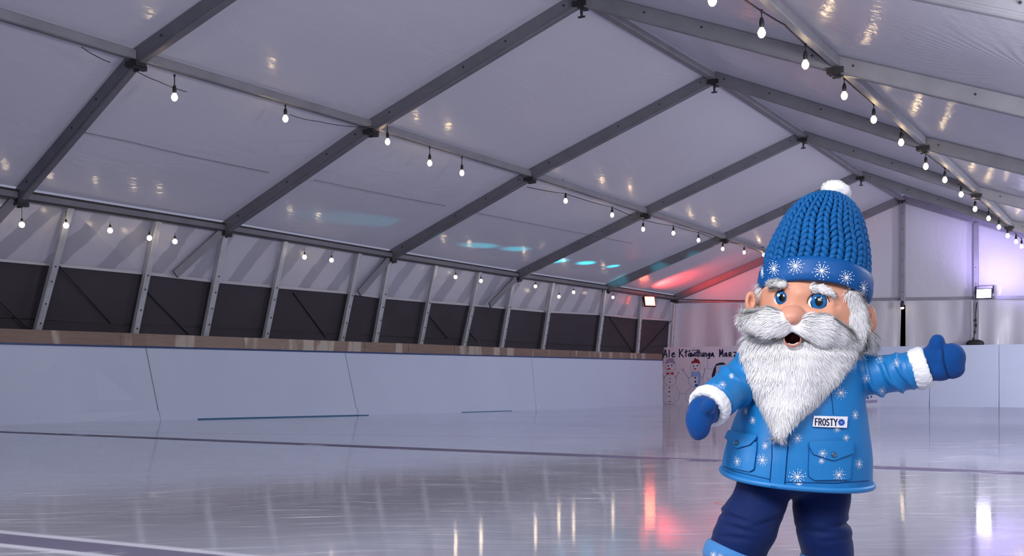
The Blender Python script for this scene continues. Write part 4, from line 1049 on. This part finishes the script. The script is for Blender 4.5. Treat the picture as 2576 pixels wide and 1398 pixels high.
# eyes
def eye(cx, cy, rx, rz, ix, iy, ir, pr_):
    h, n_ = hit(ht, cx, cy)
    b = MB(); c = h + Vector((0, .0015, 0)); b.ball(c, rx * U, 14 * U, rz * U, None, 36, 24); o = b.obj('eye', mm['eyew'], head, True); t_ = bvh(o)
    def cap(nm, x, y, ax, ay, off, m, par):
        q = MB(); R_ = 28
        V_ = [hit(t_, x, y, off)[0]]; 
        for rr in (.35, .7, 1.):
            for k in range(R_):
                a = 2 * math.pi * k / R_; hh = hit(t_, x + ax * rr * math.cos(a), y + ay * rr * math.sin(a), off)[0]
                V_.append(hh if hh is not None else V_[0])
        q.v = V_; q.f = [(0, 1 + k, 1 + (k + 1) % R_) for k in range(R_)]
        for s_ in range(2): q.f += [(1 + s_ * R_ + k, 1 + (s_ + 1) * R_ + k, 1 + (s_ + 1) * R_ + (k + 1) % R_, 1 + s_ * R_ + (k + 1) % R_) for k in range(R_)]
        return q.obj(nm, m, par, True)
    rim = cap('iris_rim', ix, iy, ir, ir * 1.16, .0005, mm['iris_d'], o); cap('iris', ix, iy + .5, ir * .88, ir * 1.02, .0009, mm['iris'], o); cap('pupil', ix + .5, iy - .5, pr_, pr_ * 1.2, .0013, mm['pupil'], o)
    for dx in (-ir * .38, ir * .28): cap('catchlight', ix + dx, iy - ir * .42, 1.5, 1.6, .0017, mm['white'], o)
    pts = []
    for k in range(25):
        a = math.radians(200 + 150 * k / 24 - 5) if False else math.radians(178 + 190 * k / 24)
        x, y = cx + (rx - .5) * math.cos(a), cy + (rz - .5) * math.sin(a)
        hh = hit(t_, cx + rx * .9 * math.cos(a), cy + rz * .9 * math.sin(a), 0)[0]
        pts.append(L(x, y, (hh.y if hh is not None else c.y) - .002))
    q = MB(); q.tube(pts, [.0004 + .0017 * math.sin(math.pi * k / 24) for k in range(25)], 8); q.obj('eyelid_line', mm['lid'], o, True)
    return o
eye(1967.5, 751, 20, 22.5, 1966.5, 749.5, 15.5, 7.6); eye(2058.5, 763, 29, 26.5, 2059.5, 758.5, 21, 10)
# mouth
b = MB(); b.ball(L(1994.5, 853, -.132), 20 * U, 31 * U, 16 * U, None, 32, 20); mo = b.obj('mouth', mm['mouth'], head, True)
lp_ = []
for k in range(29):
    a = math.radians(-12 + 204 * k / 28); lp_.append(L(1993.5 + 21 * math.cos(a), 853 + 17.5 * math.sin(a), -.158 - .004 * math.sin(a)))
b = MB(); b.tube(lp_, [U * (1.2 + 2.0 * math.sin(math.pi * k / 28)) for k in range(29)], 10); b.obj('lower_lip', mm['lip'], mo, True)
for k in range(7):
    a = math.radians(40 + 14 * k); b = MB(); b.ball(L(1993.5 + 16.5 * math.cos(a), 853 + 13.5 * math.sin(a), -.157), 2.5 * U, 2. * U, 1.5 * U, None, 10, 8); b.obj('tooth', mm['eyew'], mo, True)
# ---- beard, moustache, sideburns, brows
brd = [(842, 1880, 2150, -.055, .060), (862, 1872, 2156, -.065, .078), (885, 1869, 2152, -.070, .086), (912, 1870, 2140, -.073, .090), (942, 1876, 2122, -.078, .089), (972, 1889, 2098, -.085, .084), (1002, 1904, 2072, -.093, .077), (1030, 1918, 2042, -.105, .066), (1054, 1931, 2012, -.118, .053), (1074, 1941, 1990, -.130, .040), (1088, 1951, 1976, -.139, .028), (1095, 1960, 1968, -.146, .016)]
V, Fc = [], []; bi = []
for a, b_ in zip(brd, brd[1:]): bi += [tuple(u + (v - u) * k / 4 for u, v in zip(a, b_)) for k in range(4)]
bi.append(brd[-1])
for y, xl, xr, dc, ry in bi:
    A, B = L(xl, y, dc), L(xr, y, dc); c = (A + B) / 2; hx = (B - A) / 2
    for k in range(64):
        t = 2 * math.pi * k / 64; q = c + hx * math.cos(t) + Vector((0, ry * math.sin(t), 0)); q += Vector((0, 1, 0)) * .006 * noise.noise(q * 18); V.append(q)
for r in range(len(bi) - 1): Fc += [(r * 64 + k, (r + 1) * 64 + k, (r + 1) * 64 + (k + 1) % 64, r * 64 + (k + 1) % 64) for k in range(64)]
Fc += [tuple(range(64)), tuple((len(bi) - 1) * 64 + 63 - k for k in range(64))]
beard = mesh_obj('beard', V, Fc, mm['fur'], root, True)
def bflow(x, y):
    cx = 1985; s_ = (x - cx) / 110.
    if y > 960: s_ *= .35 - .5 * min(1, (y - 960) / 120)
    return (s_ * .75, 1.)
def bkeep(x, y, p): return not (abs(x - 1994) < 22 and 838 < y < 868)
fur('beard_fur', beard, mm['fur'], beard, 21000, .027, .0019, bflow, .22, bkeep, .55, .2, 3)
def lobe(spine):
    P = [L(x, y, dy) for x, y, dy, r in spine]; out = []
    for (x0, y0, d0, r0), (x1, y1, d1, r1) in zip(spine, spine[1:]):
        for k in range(5): t = k / 5; out.append(E(x0 + (x1 - x0) * t, y0 + (y1 - y0) * t, d0 + (d1 - d0) * t, (r0 + (r1 - r0) * t), (r0 + (r1 - r0) * t) * .62, (r0 + (r1 - r0) * t)))
    x, y, d_, r = spine[-1]; out.append(E(x, y, d_, r, r * .6, r)); return out
mous = blob('moustache', lobe([(1986, 826, -.158, 12), (1966, 814, -.156, 28), (1940, 813, -.148, 36), (1914, 815, -.126, 32), (1892, 810, -.100, 24), (1880, 802, -.085, 16)]) +
            lobe([(2004, 828, -.158, 12), (2031, 820, -.156, 29), (2062, 829, -.150, 38), (2092, 842, -.132, 34), (2116, 850, -.108, 27), (2132, 850, -.092, 17)]), mm['fur'], head, .004, 14)
def mflow(x, y):
    if x < 1993: return (-1., max(-.5, min(1.3, .55 + (y - 815) * .013 - (1993 - x) * .003)))
    return (1., max(-.4, min(1.4, .62 + (y - 832) * .013 - (x - 1993) * .0015)))
fur('moustache_fur', mous, mm['fur'], mous, 11500, .024, .0018, mflow, .22, lambda x, y, p: not (abs(x - 1994) < 22 and y < 804), .25, .14, 5)
def strip(name, pts, wd, dyo, n, ln, flow, seed, par, thick=9):
    b = []
    for (x0, y0, w0), (x1, y1, w1) in zip([(*p, w) for p, w in zip(pts, wd)], [(*p, w) for p, w in zip(pts, wd)][1:]):
        for k in range(6):
            t = k / 6; x, y, w = x0 + (x1 - x0) * t, y0 + (y1 - y0) * t, w0 + (w1 - w0) * t
            h, _ = hit(ht, x, y); dy = (h.y if h is not None else -.01) + dyo; b.append(E(x, y, dy, w, thick, max(w * .8, 6)))
    o = blob(name, b, mm['fur'], par, .0035, 4); fur(name + '_fur', o, mm['fur'], o, n, ln, .0018, flow, .3, None, .35, .18, seed); return o
strip('sideburn', [(2138, 744), (2146, 768), (2148, 800), (2146, 835), (2146, 866)], [19, 26, 31, 34, 31], .006, 6500, .026, lambda x, y: ((x - 2140) / 60., 1.), 11, head, 10)
strip('sideburn', [(1917, 722), (1909, 745), (1904, 770), (1898, 790)], [9, 11, 13, 13], .004, 1900, .020, lambda x, y: (-.5, 1.), 12, head, 9)
strip('back_hair', [(2184, 838), (2190, 860), (2186, 882)], [13, 14, 10], .02, 1500, .026, lambda x, y: (.25, 1.), 13, head, 10)
strip('eyebrow', [(1944, 717), (1958, 715), (1976, 717)], [9, 10, 9.5], -.004, 1300, .014, lambda x, y: (-1., -.1 - (720 - y) * .06), 14, head, 7)
strip('eyebrow', [(2044, 724), (2062, 726), (2082, 733), (2093, 738)], [9, 11, 9, 5], -.004, 1500, .014, lambda x, y: (1., .25 - (728 - y) * .06), 15, head, 7)
# ---- hat
O = L(2050, 716, .0)
ro_, pt_ = math.radians(9), math.radians(11)
R3 = Matrix.Rotation(ro_, 3, 'Y') @ Matrix.Rotation(-pt_, 3, 'X')
def hatp(x, y, z): return O + R3 @ Vector((x, y, z))
hat = empty('hat'); C.objects.unlink(hat); link(hat, root)
bp = [(122, -30), (134, -33), (140, -28), (142, -10), (141, 15), (138, 27), (131, 32), (122, 30), (116, 26)]
V, Fc = [], []; n = 120
for r, z in bp:
    for i in range(n):
        t = 2 * math.pi * i / n; V.append(hatp(r * U * math.cos(t), r * .97 * U * math.sin(t), z * U + .0015 * math.sin(3 * t)))
m_ = len(bp); Fc = [(k * n + i, k * n + (i + 1) % n, (k + 1) * n + (i + 1) % n, (k + 1) * n + i) for k in range(m_ - 1) for i in range(n)]
band = mesh_obj('hat_band', V, Fc, mm['band'], hat, True); bandt = bvh(band)
b = MB()
for i, (x, y, r, sq) in enumerate(((1947, 676, 21, .75), (2001, 669, 23, 1), (2067, 681, 24, 1), (2129, 698, 21, .95), (2172, 725, 20, .55), (1918, 684, 15, .3))): flake(b, bandt, x, y, r, 30 + i, .0008, sq, .3)
b.obj('snowflake_print', mm['white'], band)
# dome: ring centres from the brim to the crown
dome = [(2054, 692, 122), (2056, 655, 121), (2062, 620, 113), (2067, 591, 104), (2073, 554, 90), (2078, 522, 70), (2082, 502, 48), (2085, 490, 24), (2086, 486, 4)]
def domep(s, th, off=0.):
    s = min(max(s, 0), len(dome) - 1.001); k = int(s); t = s - k
    a, b_ = dome[k], dome[k + 1]; p0 = dome[max(k - 1, 0)]; p3 = dome[min(k + 2, len(dome) - 1)]
    cr_ = lambda q0, q1, q2, q3: .5 * (2 * q1 + (q2 - q0) * t + (2 * q0 - 5 * q1 + 4 * q2 - q3) * t * t + (3 * q1 - q0 - 3 * q2 + q3) * t ** 3)
    x, y, r = (cr_(p0[i], a[i], b_[i], p3[i]) for i in range(3))
    return L(x, y, 0.) + R3 @ Vector(((r * U + off) * math.cos(th), (r * U * .97 + off) * math.sin(th), 0))
V, Fc = [], []; ns_ = 60
for k in range(ns_ + 1):
    for i in range(96): V.append(domep(k / ns_ * (len(dome) - 1), 2 * math.pi * i / 96, -.006))
Fc = [(k * 96 + i, k * 96 + (i + 1) % 96, (k + 1) * 96 + (i + 1) % 96, (k + 1) * 96 + i) for k in range(ns_) for i in range(96)]
crown = mesh_obj('hat_crown', V, Fc, mm['knit_in'], hat, True)
b = MB(); NC, NRW = 21, 15
# arc length along the side, to space the rows of stitches evenly
sl = [0.]; 
for k in range(1, 201): sl.append(sl[-1] + (domep((k - .0) / 200 * (len(dome) - 1), -1.57) - domep((k - 1) / 200 * (len(dome) - 1), -1.57)).length)
def s_at(l):
    l *= sl[-1]
    for k in range(200):
        if sl[k + 1] >= l: return (k + (l - sl[k]) / max(1e-9, sl[k + 1] - sl[k])) / 200 * (len(dome) - 1)
    return len(dome) - 1
for rw in range(NRW):
    l0, l1 = (rw - .45) / NRW * .97, (rw + 1.1) / NRW * .97
    for c_ in range(NC):
        t0 = 2 * math.pi * (c_ + .12 * math.sin(rw * .7)) / NC; dt = 2 * math.pi / NC
        for sgn in (-1, 1):
            A = domep(s_at(max(l0, 0)), t0 + dt * (.5 + sgn * .05), .0002); B = domep(s_at(min(l1, .985)), t0 + dt * (.5 + sgn * .47), .0015)
            mid = domep(s_at((max(l0, 0) + min(l1, .985)) / 2), t0 + dt * (.5 + sgn * .27), .0042)
            wr_ = (domep(s_at((l0 + l1) / 2 if l0 > 0 else .02), t0) - domep(s_at((l0 + l1) / 2 if l0 > 0 else .02), t0 + dt)).length * .205
            pts = [A, A.lerp(mid, .5) + (mid - (A + B) / 2) * .25, mid, B.lerp(mid, .5) + (mid - (A + B) / 2) * .25, B]
            wr_ = max(wr_, .0012)
            b.tube(pts, [wr_ * .35, wr_ * .85, wr_ * 1.05, wr_ * .9, wr_ * .4], 8)
b.obj('knit_stitches', mm['knit'], crown, True)
pc = L(2104, 482, .0); V, Fc = [], []; nu, nv_ = 90, 60
for j in range(nv_ + 1):
    for i in range(nu):
        th, ph = 2 * math.pi * i / nu, math.pi * min(max(j / nv_, .003), .997); d = Vector((math.sin(ph) * math.cos(th), math.sin(ph) * math.sin(th), -math.cos(ph)))
        k = 1 + .05 * noise.noise(d * 2.2) + .03 * noise.noise(d * 7) + .015 * noise.noise(d * 25); V.append(pc + Vector((d.x * 37.5, d.y * 36, d.z * 26.5)) * U * k)
R4 = Matrix.Rotation(math.radians(22), 3, 'Y')
V = [pc + R4 @ (v - pc) for v in V]
Fc = [(j * nu + i, j * nu + (i + 1) % nu, (j + 1) * nu + (i + 1) % nu, (j + 1) * nu + i) for j in range(nv_) for i in range(nu)]
pom = mesh_obj('pompom', V, Fc, mm['pom'], hat, True)
fur('pompom_fur', pom, mm['pom'], pom, 6000, .005, .0014, lambda x, y: (x - 2104, y - 482), .8, None, .8, .5, 21)
bpy.context.view_layer.update()
